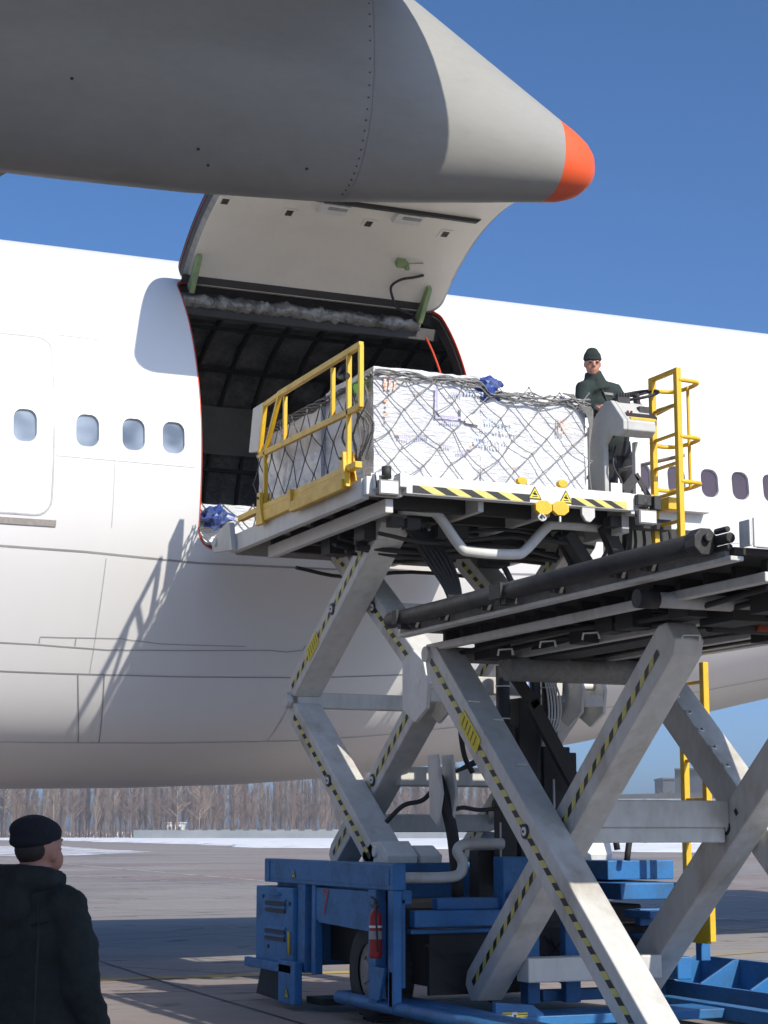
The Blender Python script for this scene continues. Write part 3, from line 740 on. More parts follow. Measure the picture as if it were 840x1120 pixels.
for y in (15.75,16.3,16.9,17.5,18.1,18.7): mb.box((6.74,y-.04,ZB-.24),(9.14,y+.04,ZB-.065))
mb.build('deck_bearer','grime_black',bridge,bevel=.005)
mb=MB()   # tapered nose lip at the aircraft
mb.prism([(19.05,ZB-.25),(19.15,ZB-.02),(19.66,ZB+.02),(19.70,ZB-.05)],0,6.46,9.40)
mb.build('bridge_nose','loader_white',bridge,bevel=.008)
mb=MB(); mb.prism([(18.9,ZB-.22),(19.0,ZB+.10),(19.35,ZB+.06),(19.62,ZB-.04),(19.55,ZB-.16)],0,6.36,6.42); mb.cyl((6.34,19.45,ZB-.06),(6.46,19.45,ZB-.06),.05,14)
mb.build('nose_bracket','loader_white',bridge,bevel=.006)
mb=MB(); stripes(mb,(6.86,15.28,ZB-.125),(8.06,15.28,ZB-.125),(0,-1,0),.07,.26,slant=-2.0); mb.build('hazard_tape',['stripe_yellow','label_black'],bridge,fixn=False); mb=MB(); stripes(mb,(8.50,15.28,ZB-.125),(9.10,15.28,ZB-.125),(0,-1,0),.07,.2,slant=-2.0)
mb.build('hazard_tape',['stripe_yellow','label_black'],bridge,fixn=False)
def triangle_label(parent,x,y,z,s,n=(0,-1,0)):
    mb=MB(); 
    if n[1]: P=lambda u,v,o:(x+u,y-o,z+v)
    else: P=lambda u,v,o:(x-o,y-u,z+v)
    mb.add([P(-s*.58,-s*.5,.003),P(s*.58,-s*.5,.003),P(0,s*.5,.003)],[(0,1,2)],1)
    mb.add([P(-s*.46,-s*.43,.005),P(s*.46,-s*.43,.005),P(0,s*.37,.005)],[(0,1,2)],0)
    mb.add([P(-s*.06,-s*.18,.007),P(s*.06,-s*.18,.007),P(s*.05,s*.12,.007),P(-s*.05,s*.12,.007)],[(0,1,2,3)],1)
    mb.add([P(-s*.2,-s*.12,.007),P(s*.16,-s*.2,.007),P(s*.2,-s*.1,.007),P(-s*.15,-.0,.007)],[(0,1,2,3)],1)
    mb.add([P(-s*.22,-s*.33,.007),P(s*.22,-s*.33,.007),P(s*.22,-s*.27,.007),P(-s*.22,-s*.27,.007)],[(0,1,2,3)],1)
    return mb.build('warning_label',['label_yellow','label_black'],parent,fixn=False)
triangle_label(bridge,8.11,15.277,ZB-.07,.125); triangle_label(bridge,8.44,15.277,ZB-.085,.125)
# yellow stop pads, hooks on the front beam
def blob(mb,c,r,mi=0,sq=.8):
    n=8; P=[(c[0]+r*math.cos(R(22.5+45*k))*1.1,c[2]+r*math.sin(R(22.5+45*k))*sq) for k in range(n)]
    mb.prism(P,1,c[1]-.035,c[1]+.02,mi)
for x,z in ((7.99,ZB+.035),(8.42,ZB+.04)):
    mb=MB(); blob(mb,(x,15.32,z),.05); mb.build('pallet_stop','yellow_paint',bridge,bevel=.008)
for x,z in ((8.19,ZB-.21),(8.30+.07,ZB-.205)):
    mb=MB(); blob(mb,(x,15.28,z),.085,sq=.85); mb.add([],[]); 
    mb.cyl((x,15.27,z-.06),(x,15.27,z-.13),.012,8,1); mb.build('locking_pad',['yellow_paint','beam_white'],bridge,bevel=.012)
mb=MB(); mb.tube(smoothpath([(8.17,15.25,ZB-.27),(8.21,15.25,ZB-.31),(8.17,15.25,ZB-.335),(8.13,15.25,ZB-.31),(8.155,15.25,ZB-.275)],4),.009,6); mb.build('tow_ring','loader_white',bridge)
mb=MB(); mb.prism([(8.62,ZB-.24),(8.62,ZB-.16),(8.76,ZB-.16),(8.76,ZB-.26),(8.71,ZB-.31),(8.66,ZB-.30)],1,15.29,15.33); mb.build('reflector','loader_white',bridge,bevel=.006)
# flood lamps
def flood(x,y,z):
    mb=MB(); mb.box((x-.10,y-.05,z-.07),(x+.10,y+.04,z+.07)); o=mb.build('flood_lamp','deck_grey',bridge,bevel=.012)
    MB().box((x-.085,y-.056,z-.055),(x+.085,y-.051,z+.055)).build('lamp_glass','glass_lamp',o,bevel=.004)
    MB().tube([(x-.1,y,z+.0),(x-.1,y+.03,z+.11),(x+.05,y+.04,z+.12)],.009,6).tube([(x+.02,y+.06,z+.10),(x+.02,y+.06,z+.21)],.045,12).build('lamp_bracket','seal_dark',o)
flood(6.60,15.26,4.72)
flood(9.27,15.22,4.62)
mb=MB(); mb.box((6.50,15.28,ZB-.14),(6.53,15.38,ZB+.0)); mb.box((6.72,15.24,ZB-.12),(6.80,15.38,ZB+.01)); mb.build('lamp_frame','beam_white',bridge,bevel=.006)
# bent anti-roll tube under the bridge
mb=MB(); mb.tube(smoothpath([(6.98,15.85,4.64),(7.25,15.82,4.64),(7.36,15.8,4.60),(7.58,15.8,4.33),(7.70,15.8,4.28),(8.15,15.8,4.28),(8.28,15.8,4.33),(8.50,15.8,4.55),(8.62,15.8,4.60),(9.2,15.8,4.60)],5),.05,14)
mb.build('torsion_tube','loader_white',loader)
# pipes, valves, hoses beneath bridge deck
mb=MB(); rnd=random.Random(4)
for k in range(10):
    y=15.7+rnd.random()*2.6; z=ZB-.32-rnd.random()*.2; mb.tube(smoothpath([(6.8,y,z),(7.4,y+rnd.uniform(-.2,.2),z-.05),(8.2,y+rnd.uniform(-.3,.3),z+.05),(9.1,y,z)],4),.018+.012*rnd.random(),6)
for k in range(16):
    x=rnd.uniform(6.9,8.9); y=rnd.uniform(15.7,18.2); s=rnd.uniform(.05,.13); z=ZB-.34; mb.box((x-s,y-s,z-s*.8),(x+s,y+s,z+s*.6))
mb.build('hydraulic_line','grime_black',bridge)
mb=MB(); mb.box((7.02,16.9,4.12),(7.27,17.1,4.42)); mb.box((6.98,16.92,4.18),(7.0,17.08,4.36)); mb.build('junction_box','deck_grey',bridge,bevel=.01)
mb=MB()
for k in range(6):
    j=k*.025-.07
    mb.tube(smoothpath([(7.3+j*2,16.2+j,4.55),(7.55+j*2,16.2,4.25),(7.72+j,16.2,3.9),(7.70+j*.4,16.2,3.5),(7.72+j*.3,16.2,3.1)],5),.022,7)
mb.tube(smoothpath([(8.2,16.1,4.2),(8.35,16.1,3.98),(8.6,16.1,3.93),(8.85,16.1,4.1),(9.0,16.1,4.4)],5),.03,8)
mb.tube(smoothpath([(8.9,16.3,4.6),(9.0,16.2,4.3),(9.15,16.2,4.05),(9.3,16.3,4.0)],5),.04,8)
mb.build('hose','rubber',bridge)
# main platform (lower, nearer)
ZM=3.58; Y0,Y1=9.92,15.18
mb=MB()
mb.box((6.66,Y0,ZM-.215),(6.76,Y1,ZM-.185))
main=mb.build('main_platform','arm_grey',loader,bevel=.006); main['label']='lowered main deck seen from below with its side roller tube'
MB().box((6.69,Y0+.1,ZM-.185),(6.72,Y1,ZM-.10)).build('web_plate','deck_grey',main)
mb=MB()
for x0,x1,z0,z1 in ((6.95,7.03,-.33,-.265),(9.15,9.23,-.33,-.265),(9.50,9.60,-.3,-.1),(7.6,7.68,-.4,-.26),(8.5,8.58,-.4,-.26),(8.05,8.12,-.40,-.26)): mb.box((x0,Y0+.05,ZM+z0),(x1,Y1+.02,ZM+z1))
mb.build('side_rail','arm_grey',main,bevel=.008)
mb=MB(); mb.box((6.72,Y0+.05,ZM-.165),(9.60,Y1,ZM-.12)); mb.build('deck_plate','grime_black',main)
mb=MB()
for k in range(15):
    y=Y0+.2+k*.35; mb.box((7.05,y-.03,ZM-.26),(9.50,y+.03,ZM-.166))
mb.box((7.7,Y0+.3,ZM-.42),(8.0,Y1-.2,ZM-.27))
for k in range(14):
    x=rnd.uniform(7.2,9.0); y=rnd.uniform(10.2,14.8); s=rnd.uniform(.06,.16); mb.box((x-s,y-s*1.5,ZM-.36-s*.6),(x+s,y+s*1.5,ZM-.26))
for k in range(8):
    x=7.15+k*.26; mb.tube(smoothpath([(x,Y0+.3,ZM-.33),(x+rnd.uniform(-.1,.1),11.8,ZM-.37),(x+rnd.uniform(-.15,.15),13.2,ZM-.33),(x,Y1-.1,ZM-.36)],4),.022,6)
mb.build('deck_bearer','grime_black',main)
# side guide roller tube, with clamps and end housing
mb=MB(); mb.tube([(6.60,Y0+.30,ZM-.07),(6.60,Y1,ZM-.07)],.070,20); mb.build('guide_roller','dark_steel',main)
mb=MB()
for y in (12.9,14.9,13.0): mb.box((6.51,y-.05,ZM-.13),(6.53,y+.05,ZM-.01)); mb.box((6.56,y-.04,ZM-.17),(6.66,y+.04,ZM-.08))
for y in (10.9,11.3,12.2,13.4,14.2,14.8): mb.tube([(6.60,y,ZM-.13),(6.70,y+.02,ZM-.10)],.035,9); mb.box((6.60,y-.06,ZM-.17),(6.70,y-.03,ZM-.10))
mb.build('roller_clamp','seal_dark',main)
mb=MB(); n=8; mb.prism([(6.61+.094*math.cos(R(22.5+45*k)),ZM-.07+.094*math.sin(R(22.5+45*k))) for k in range(n)],1,Y0+.2,Y0+.32)
mb.tube([(6.61,Y0+.21,ZM-.05),(6.61,Y0+.16,ZM-.05)],.028,10); mb.tube([(6.70,Y0+.22,ZM-.06),(6.70,Y0+.05,ZM-.06)],.035,12); mb.tube([(6.70,Y0+.22,ZM-.0),(6.70,Y0+.08,ZM-.0)],.02,12); mb.tube([(6.70,Y0+.22,ZM-.12),(6.70,Y0+.06,ZM-.12)],.022,12)
mb.build('roller_motor','dark_steel',main,bevel=.006)
mb=MB(); mb.box((6.74,Y0-.10,ZM-.13),(6.76,Y0+.02,ZM+.04)); mb.box((6.76,Y0-.12,ZM-.14),(6.84,Y0-.10,ZM+.05)); mb.box((6.84,Y0-.06,ZM-.13),(9.55,Y0-.02,ZM+.005)); mb.box((7.22,Y0-.10,ZM-.12),(7.26,Y0-.05,ZM+.06)); mb.box((7.26,Y0-.12,ZM-.1),(7.30,Y0-.06,ZM+.04))
mb.build('end_plate','beam_white',main,bevel=.006)
mb=MB()
for dz in (-.07,-.01): mb.tube([(7.22,Y0-.11,ZM+dz),(7.22,Y0-.04,ZM+dz)],.016,8)
mb.build('bolt','dark_steel',main)
# cross tubes that carry the scissor ends
mb=MB(); mb.tube([(6.70,11.08,ZM-.33),(9.35,11.08,ZM-.33)],.055,16); mb.tube([(6.66,11.08,ZM-.33),(6.82,11.08,ZM-.33)],.066,16,1)
mb.build('cross_tube',['arm_grey','grime_black'],main)
mb=MB(); mb.tube([(7.0,15.08,ZM-.36),(9.3,15.08,ZM-.36)],.07,16); mb.tube([(7.5,14.7,ZM-.5),(9.0,14.7,ZM-.5)],.11,14); mb.build('cross_tube','deck_grey',main)
mb=MB(); mb.tube([(7.55,11.55,ZM-.42),(8.2,11.55,ZM-.42)],.06,14); mb.build('cylinder','grime_black',main)
mb=MB(); mb.tube([(7.92,11.5,ZM-.42),(8.9,11.5,ZM-.42)],.045,14); mb.build('pipe','orange_pipe',main)
mb=MB(); 
mb.box((7.0,15.0,ZM-.30),(7.05,15.1,ZM-.26)); 
for x in (6.95,9.25): mb.cyl((x-.05,15.12,3.22),(x+.02,15.12,3.22),.07,16)
mb.build('pivot_pin','arm_grey',main)
mb=MB()
def loop_tube(mb,c,du,dv,w=.09,h=.05):
    c=Vector(c);du=Vector(du).normalized();dv=Vector(dv).normalized()
    mb.tube([c-du*w/2,c-du*w/2*.85+dv*h,c+du*w/2*.85+dv*h,c+du*w/2],.009,6)
for y in (14.05,13.3,12.6): loop_tube(mb,(7.16,y,ZM-.45),(.5,-1,0),(0,0,1),.16,.05)
loop_tube(mb,(7.35,11.50,3.02),(1,-.2,0),(0,-.4,.8),.15,.05)
da=Vector((0,A1[0]-A0[0],A1[1]-A0[1])).normalized(); ua=Vector((0,-da.z,da.y)); ua=ua if ua.z>0 else -ua
for t,x in ((.9,7.0),(1.15,7.12),(1.75,7.1)): loop_tube(mb,Vector((x,A0[0],A0[1]))+da*t+ua*.155,(1,0,0),da*.6+ua*.4,.09,.03)
db=Vector((0,A1[0]-A0[0],A1[1]-A0[1])).normalized()
for t in (.7,.95,1.2,1.45,1.7): loop_tube(mb,Vector((9.09,A0[0],A0[1]))+db*t+ua*.155,(1,0,0),db,.05,.04)
mb.build('white_loop','beam_white',main)  # small white U-shaped loops of thin tube on deck and arms
# centre mast: lift cylinders, energy chain, brace
mast=MB().box((7.90,15.62,1.25),(8.06,15.78,2.65)).box((8.34,15.60,1.2),(8.62,15.85,2.45)).box((8.1,15.62,1.0),(8.30,15.85,2.9)).build('lift_mast','grime_black',loader,bevel=.01)
MB().tube([(7.97,15.7,1.2),(7.97,15.7,3.2)],.065,14).tube([(8.46,15.7,1.2),(8.46,15.7,3.2)],.075,14).tube([(8.3,15.66,1.2),(8.3,15.66,3.2)],.045,12).build('mast_tube','dark_steel',mast)
MB().tube([(8.20,15.68,2.4),(8.20,15.68,3.25)],.055,18).build('lift_rod','chrome',mast)
mb=MB()
for z in (1.9,2.3,2.7,3.0):
    for x,r_ in ((7.97,.07),(8.46,.08)): mb.tube([(x,15.7,z),(x,15.7,z+.012)],r_,14)
mb.build('cable_tie','beam_white',mast)
mb=MB()
for k in range(5): mb.tube(smoothpath([(8.30+k*.012,15.55,3.2),(8.36+k*.03,15.55,2.95),(8.37+k*.03,15.55,2.7),(8.30+k*.015,15.55,2.45)],5),.010,6)
mb.build('hydraulic_hose','beam_white',mast)
mb=MB(); mb.beam((7.72,15.40,3.35),(8.16,15.40,2.80),.07,.10,(0,1,0)); mb.beam((8.10,15.40,2.86),(8.60,15.40,2.02),.07,.13,(0,1,0)); mb.build('diagonal_brace','grime_black',mast,bevel=.008)
mb=MB(); mb.box((7.75,15.8,.9),(8.75,16.0,1.5)); 
mb.box((8.55,15.62,1.95),(8.70,15.72,2.4)); mb.build('mast_foot','grime_black',mast,bevel=.01)
mb=MB(); mb.tube([(8.42,15.56,1.4),(8.42,15.56,2.15)],.012,6); mb.tube([(7.86,15.56,1.2),(7.86,15.56,1.75)],.01,6);  mb.build('sensor_rod','loader_white',mast)
# hose bundle rising left of the mast
mb=MB(); mb.tube(smoothpath([(7.30,15.3,1.1),(7.28,15.35,1.6),(7.22,15.4,1.95),(7.2,15.5,2.15)],6),.055,10); mb.tube(smoothpath([(7.2,15.5,2.1),(7.1,15.6,1.95),(6.95,15.7,1.9),(6.8,15.75,1.75)],6),.022,7)
mb.tube(smoothpath([(7.26,15.35,1.85),(7.4,15.4,1.88),(7.6,15.45,1.86),(7.85,15.5,1.88)],6),.02,7)
for k in range(4): mb.tube([(7.2+k*.02,15.6,2.12),(7.85,15.6,2.35+k*.03)],.010,5)
mb.tube(smoothpath([(7.44,15.6,2.75),(7.5,15.6,2.72),(7.48,15.6,2.6),(7.52,15.6,2.35),(7.6,15.6,2.2)],5),.025,7)
mb.tube(smoothpath([(9.05,15.5,1.5),(9.02,15.5,1.75),(9.12,15.45,1.9),(9.2,15.5,1.75),(9.15,15.5,1.4)],5),.03,7)
mb.build('hose','rubber',loader)
mb=MB()
for x in (7.12,7.26): mb.prism([(15.35,2.35),(15.25,2.0),(15.35,1.72),(15.5,1.8),(15.55,2.35)],0,x,x+.03)
mb.build('hose_guide','arm_grey',loader,bevel=.008)
mb=MB(); mb.tube(smoothpath([(6.7,15.2,1.27),(7.12,15.2,1.27),(7.27,15.2,1.30),(7.30,15.2,1.40),(7.25,15.2,1.50),(7.34,15.2,1.56),(7.7,15.2,1.56)],6),.048,12); mb.build('exhaust_pipe','arm_grey',loader)
# chassis
ch=MB()
ch.box((6.50,14.90,1.17),(6.62,18.15,1.40)); 
chassis=ch.build('chassis','loader_blue',loader,bevel=.012); chassis['label']='blue steel chassis of the loader'
mb=MB(); mb.box((6.494,14.98,1.21),(6.50,17.95,1.36)); mb.box((6.49,17.98,1.19),(6.50,18.05,1.38)); mb.build('beam_channel','loader_blue',chassis,bevel=.003)
mb=MB(); mb.box((6.62,17.95,.4),(9.3,18.1,1.35)); mb.box((6.62,15.0,1.05),(6.72,18.0,1.17)); mb.box((9.3,14.9,.35),(9.45,18.15,.55)); mb.box((8.9,15.2,1.05),(9.6,18.15,1.2)); mb.box((9.0,15.6,1.22),(9.72,18.2,1.40))
mb.box((8.95,14.95,.83),(9.70,15.05,.98)); mb.box((8.9,14.7,.90),(9.35,15.15,.97)); mb.box((8.9,14.75,.72),(9.35,15.1,.76)); mb.box((9.62,15.0,.5),(9.72,15.1,1.36))
mb.build('frame_beam','loader_blue',chassis,bevel=.01)
mb=MB(); mb.box((6.95,14.98,1.0),(7.9,15.1,1.1)); mb.box((6.70,14.9,.86),(7.78,15.02,1.0)); mb.box((6.70,14.98,.80),(7.6,15.08,.84)); mb.box((7.55,14.9,1.0),(7.95,15.1,1.45)); mb.box((8.1,14.8,.2),(8.25,14.9,.95)); mb.box((7.95,14.95,.2),(8.75,15.05,.3)); mb.box((7.7,14.75,.2),(7.82,14.9,.9))
mb.tube([(7.62,14.86,1.12),(7.62,14.8,1.12)],.05,12)
mb.build('cross_beam','loader_blue',chassis,bevel=.01)
MB().box((6.85,15.5,.45),(9.3,17.9,1.0)).box((6.9,15.1,.35),(9.2,15.5,.84)).build('engine_bay','grime_black',chassis,bevel=.02)
mb=MB(); mb.box((6.90,15.04,.28),(7.9,15.09,.83)); 
for k in range(30):
    x=rnd.uniform(6.85,8.8); z=rnd.uniform(.35,.78); mb.tube([(x,15.05,z),(x+rnd.uniform(-.25,.25),15.02,z+rnd.uniform(-.15,.15))],.012,5)
mb.build('machinery','rubber',chassis)
# left side posts and panels
mb=MB(); mb.box((6.50,17.0,.35),(6.62,17.2,1.17)); mb.box((6.52,16.78,.35),(6.60,16.88,1.17)); mb.box((6.50,15.28,.2),(6.60,15.45,1.17)); mb.box((6.50,14.90,.2),(6.58,15.02,1.17)); mb.box((6.62,15.0,.35),(6.66,15.4,1.1)); mb.box((6.48,17.2,.06),(6.56,17.45,.1))
mb.build('side_post','loader_blue',chassis,bevel=.008)
mb=MB(); mb.prism([(16.80,1.15),(15.45,1.15),(15.45,.80),(16.70,.83),(16.80,.86)],0,6.53,6.56)
pnl=mb.build('fender_panel','loader_blue',chassis,bevel=.005)
tx=bpy.data.curves.new('numeral','FONT'); tx.body='7'; tx.size=.34; tx.extrude=.001
to=bpy.data.objects.new('numeral',tx); COL.objects.link(to)
bpy.context.view_layer.update()
dg=bpy.context.evaluated_depsgraph_get(); me7=bpy.data.meshes.new_from_object(to.evaluated_get(dg)); bpy.data.objects.remove(to)
me7.materials.clear(); me7.materials.append(MATS['red_paint'])
me7.transform(Matrix(((0,0,-1,6.526),(-1,0,0,16.62),(0,1,0,.90),(0,0,0,1))))
o7=bpy.data.objects.new('numeral',me7); COL.objects.link(o7); o7.parent=pnl
o7.matrix_parent_inverse=Matrix.Translation(Vector((0,0,0)))
# louvred engine box
mb=MB(); mb.box((6.46,17.22,.40),(7.3,18.28,1.13)); lb=mb.build('engine_cover','loader_blue',chassis,bevel=.015)
mb=MB()
for z0 in (.97,.90,.70,.63): mb.box((6.447,17.42,z0-.016),(6.458,17.98,z0+.016))
mb.build('vent_slot','label_black',lb)
mb=MB()
for z0 in (1.01,.94,.74,.67): mb.prism([(6.43,z0-.012),(6.46,z0+.02),(6.46,z0-.0)],1,17.40,18.0)
mb.tube([(6.45,17.85,1.06),(6.43,17.8,1.06),(6.43,17.6,1.06),(6.45,17.55,1.06)],.01,6); mb.tube([(6.45,17.28,.50),(6.44,17.28,.72)],.012,6,1)
mb.build('louvre',['loader_blue','yellow_paint'],lb)
mb=MB()
for y,z in ((18.05,1.03),(17.9,.55),(17.3,.98)): mb.cyl((6.45,y,z),(6.463,y,z),.02,10)
mb.build('cover_bolt','seal_dark',lb)
mb=MB(); mb.box((6.40,17.10,.33),(6.46,18.45,.42)); mb.box((6.42,17.5,.38),(6.6,18.5,.40)); mb.box((6.40,17.0,.05),(6.48,17.45,.45)); 
stp=mb.build('step','loader_blue',chassis,bevel=.01)
triangle_label(stp,6.398,17.2,.16,.10,(-1,0,0))
triangle_label(chassis,6.492,17.28,1.27,.08,(-1,0,0))
mb=MB(); mb.prism([(18.35,.33),(18.5,.05),(17.55,.02),(17.5,.33)],0,6.55,6.60); mb.cyl((6.5,17.72,.17),(6.62,17.72,.17),.09,16); mb.box((6.6,16.8,.06),(7.2,17.2,.12)); mb.build('mud_flap','rubber',chassis)
# wheels
def wheel(x,y,side,r=.44):
    mb=MB(); prof=[(r*.55,-.13),(r*.9,-.15),(r*.985,-.115),(r,-.06),(r,.06),(r*.985,.115),(r*.9,.15),(r*.55,.13)]; n=36; vs=[];fs=[]
    for k in range(n):
        a=2*PI*k/n
        for rr_,xx in prof: vs.append((x+xx,y+rr_*math.cos(a),r+rr_*math.sin(a)))
    m_=len(prof)
    for k in range(n):
        for j in range(m_-1): fs.append((k*m_+j,((k+1)%n)*m_+j,((k+1)%n)*m_+j+1,k*m_+j+1))
    mb.add(vs,fs,0,True)
    for k in range(30):  # tread lugs
        a=2*PI*k/30; c=Vector((x,y+(r+.004)*math.cos(a),r+(r+.004)*math.sin(a))); t=Vector((0,-math.sin(a),math.cos(a))); mb.beam(c-Vector((.12,0,0)),c+Vector((.12,0,0)),.03,.02,tuple(t))
    o=mb.build('wheel','rubber',loader)
    mb=MB(); xs_=x+side*.09
    mb.cyl((xs_,y,r),(xs_+side*.02,y,r),r*.56,24); mb.cyl((xs_,y,r),(xs_+side*.07,y,r),.10,16)
    for k in range(8):
        a=2*PI*k/8; mb.cyl((xs_+side*.015,y+.15*math.cos(a),r+.15*math.sin(a)),(xs_+side*.04,y+.15*math.cos(a),r+.15*math.sin(a)),.018,6)
    mb.build('rim','deck_grey',o)
wheel(6.80,15.85,-1); wheel(9.35,15.85,1)
# lower guard frames running out below the main deck
mb=MB(); mb.tube([(6.55,16.25,.19),(6.60,11.2,.19)],.058,14); mb.tube([(6.57,16.25,.19),(7.0,16.3,.19)],.055,14); mb.box((6.64,11.2,.20),(6.95,15.5,.235)); mb.box((6.75,11.2,.12),(6.80,16.2,.24)); mb.box((6.5,14.92,.16),(6.56,15.0,.5)); mb.prism([(15.35,.24),(15.35,.52),(15.02,.52),(15.15,.24)],0,6.47,6.50)
mb.box((9.2,11.1,.08),(9.35,15.5,.2)); mb.box((6.9,11.2,.06),(9.3,11.45,.2)); mb.box((7.0,14.0,.1),(9.3,14.5,.18))
gf=mb.build('guard_frame','loader_blue',chassis,bevel=.008)
mb=MB(); mb.prism([(7.02,.06),(7.02,.30),(7.36,.27),(7.46,.20),(7.50,.06)],1,14.02,14.08); sg=mb.build('sign_bracket','loader_blue',chassis,bevel=.006)
mb=MB(); mb.box((7.08,14.012,.13),(7.16,14.018,.22)); mb.box((7.22,14.012,.13),(7.31,14.018,.215)); 
for k in range(4): mb.box((7.085,14.008,.145+k*.02),(7.155,14.011,.150+k*.02),1); mb.box((7.225,14.008,.142+k*.018),(7.305,14.011,.147+k*.018),1)
mb.box((7.165,14.012,.13),(7.215,14.018,.22),2); mb.box((7.18,14.008,.17),(7.205,14.011,.20),1)
mb.build('warning_label',['label_yellow','label_black','beam_white'],sg)
# right hand trough frame on the ground side
mb=MB(); X1=9.60
mb.box((X1,11.0,.27),(X1+.05,15.75,.295)); mb.box((X1+.45,11.0,.05),(X1+.49,15.75,.50)); mb.box((X1+.03,11.0,.08),(X1+.45,15.75,.10))
mb.prism([(11.0,.04),(14.3,.03),(15.75,.12),(15.75,.27),(11.0,.27)],0,X1,X1+.03)
for y in (15.7,15.05,14.25,13.4,12.5,11.6): mb.prism([(X1+.03,.10),(X1+.45,.10),(X1+.45,.50),(X1+.40,.50),(X1+.03,.30)],1,y-.014,y+.014)
mb.box((9.55,15.6,.05),(9.66,15.8,.52)); mb.box((9.5,15.62,.2),(9.62,15.7,.75))
mb.build('side_trough','loader_blue',chassis,bevel=.004)
mb=MB(); mb.box((9.60,15.45,.30),(9.66,15.6,.42)); mb.build('hinge_lug','beam_white',chassis,bevel=.006)
# hoses right rear
mb=MB()
for k in range(3): mb.tube(smoothpath([(9.0+k*.03,15.0,.85),(9.02+k*.04,15.0,.6),(8.98+k*.03,15.0,.42),(8.85+k*.03,15.0,.3)],5),.014,6)
mb.box((9.02,14.95,.52),(9.07,15.0,.66)); mb.build('hose','rubber',chassis)
# yellow guard rail on bridge left
XR=6.42
mb=MB(); zt=6.08
def rail_post(y,z0,z1,w=.045): mb.box((XR-w/2,y-w/2,z0),(XR+w/2,y+w/2,z1))
rail_post(15.74,ZB+.1,zt-.03); mb.beam((XR,18.02,ZB+.1),(XR,18.02,5.56),.045,.045); mb.beam((XR,18.02,5.56),(XR,17.60,zt),.045,.045)
mb.beam((XR,15.44,zt),(XR,17.62,zt),.05,.06); mb.beam((XR,17.62,zt),(XR,18.10,zt-.02),.04,.05)
mb.beam((XR,15.46,5.50),(XR,18.22,5.55),.045,.06); mb.beam((XR,18.05,zt),(XR,18.2,5.55),.045,.045); rail_post(15.45,5.49,zt-.0); rail_post(16.14,5.54,zt-.06,.04); rail_post(17.45,5.56,zt-.06,.04)
mb.build('guard_rail','yellow_paint',bridge,bevel=.006)
mb=MB()
mb.box((XR-.05,15.46,ZB+.07),(XR+.02,18.75,ZB+.13)); mb.box((XR-.055,15.68,ZB-.06),(XR-.005,17.15,ZB+.07)); mb.box((XR-.055,17.17,ZB-.05),(XR-.005,18.1,ZB+.07)); mb.box((XR-.10,15.68,ZB-.1),(XR-.04,17.05,ZB-.0)); mb.box((XR-.08,17.07,ZB-.06),(XR-.03,17.13,ZB+.14))
for y in (15.74,18.02): mb.prism([(y-.13,ZB-.08),(y-.05,ZB+.12),(y-.04,ZB+.26),(y+.05,ZB+.26),(y+.06,ZB+.1),(y+.08,ZB-.08)],0,XR-.075,XR-.035); mb.prism([(y-.13,ZB-.08),(y-.05,ZB+.12),(y-.04,ZB+.26),(y+.05,ZB+.26),(y+.06,ZB+.1),(y+.08,ZB-.08)],0,XR+.03,XR+.045)
mb.build('rail_bracket','yellow_paint',bridge,bevel=.006)
mb=MB()
for y in (15.74,18.02): mb.cyl((XR-.09,y,ZB+.2),(XR+.05,y,ZB+.2),.014,8)
mb.tube(smoothpath([(XR-.02,15.8,5.95),(XR-.03,15.9,5.88),(XR-.03,15.7,5.84)],4),.03,7); mb.build('latch_pin','dark_steel',bridge)
# access ladders
def ladder(xl,ya,yb,z0,z1,step,name,cage=False,rw=.055):
    mb=MB(); 
    for y in (ya,yb): mb.box((xl-rw/2,y-rw*.6,z0 if y==ya else z0+.0),(xl+rw/2,y+rw*.6,z1))
    z=z0+.2
    while z<z1-.1: mb.beam((xl,ya,z),(xl,yb,z),.035,.03); z+=step
    if cage: mb.beam((xl,ya,z1-.02),(xl,yb,z1-.02),.05,.04)
    return mb.build(name,'yellow_paint',loader,bevel=.006)
lad=ladder(9.60,15.12,15.58,4.40,6.10,.285,'access_ladder',True)
mb=MB()
for z in (5.98,5.42,4.98):
    P=[(9.60,15.58,z),(9.70,15.61,z),(9.82,15.59,z-.0),(9.88,15.45,z),(9.88,15.25,z),(9.82,15.13,z),(9.60,15.10,z)]
    mb.tube(smoothpath(P,4),.022,8)
mb.tube([(9.865,15.35,4.97),(9.865,15.35,5.99)],.018,8); mb.box((9.66,15.7,4.9),(9.71,15.75,5.85)); mb.box((9.52,15.55,4.86),(9.66,15.75,4.92)); mb.box((9.58,15.3,4.74),(9.72,15.5,4.86))
mb.build('ladder_cage','yellow_paint',lad,bevel=.004)
lad2=ladder(9.62,14.83,15.20,.68,3.22,.36,'access_ladder',False,.06)
mb=MB(); mb.box((9.60,14.86,.66),(9.64,15.17,.98)); mb.box((9.45,15.17,.66),(9.60,15.22,.98)); mb.beam((9.60,15.24,3.05),(9.60,15.24,3.35),.04,.04); mb.build('ladder_step','yellow_paint',lad2,bevel=.006)
mb=MB(); mb.tube([(9.5,16.9,5.30),(9.9,15.5,5.33)],.02,7); mb.tube([(9.6,17.4,5.8),(9.85,15.6,5.85)],.02,7); mb.tube([(10.1,17.4,4.86),(10.1,17.4,5.85)],.02,7); mb.tube([(9.85,15.6,5.85),(10.1,17.4,5.85)],.02,7); mb.build('hand_rail','deck_grey',bridge)
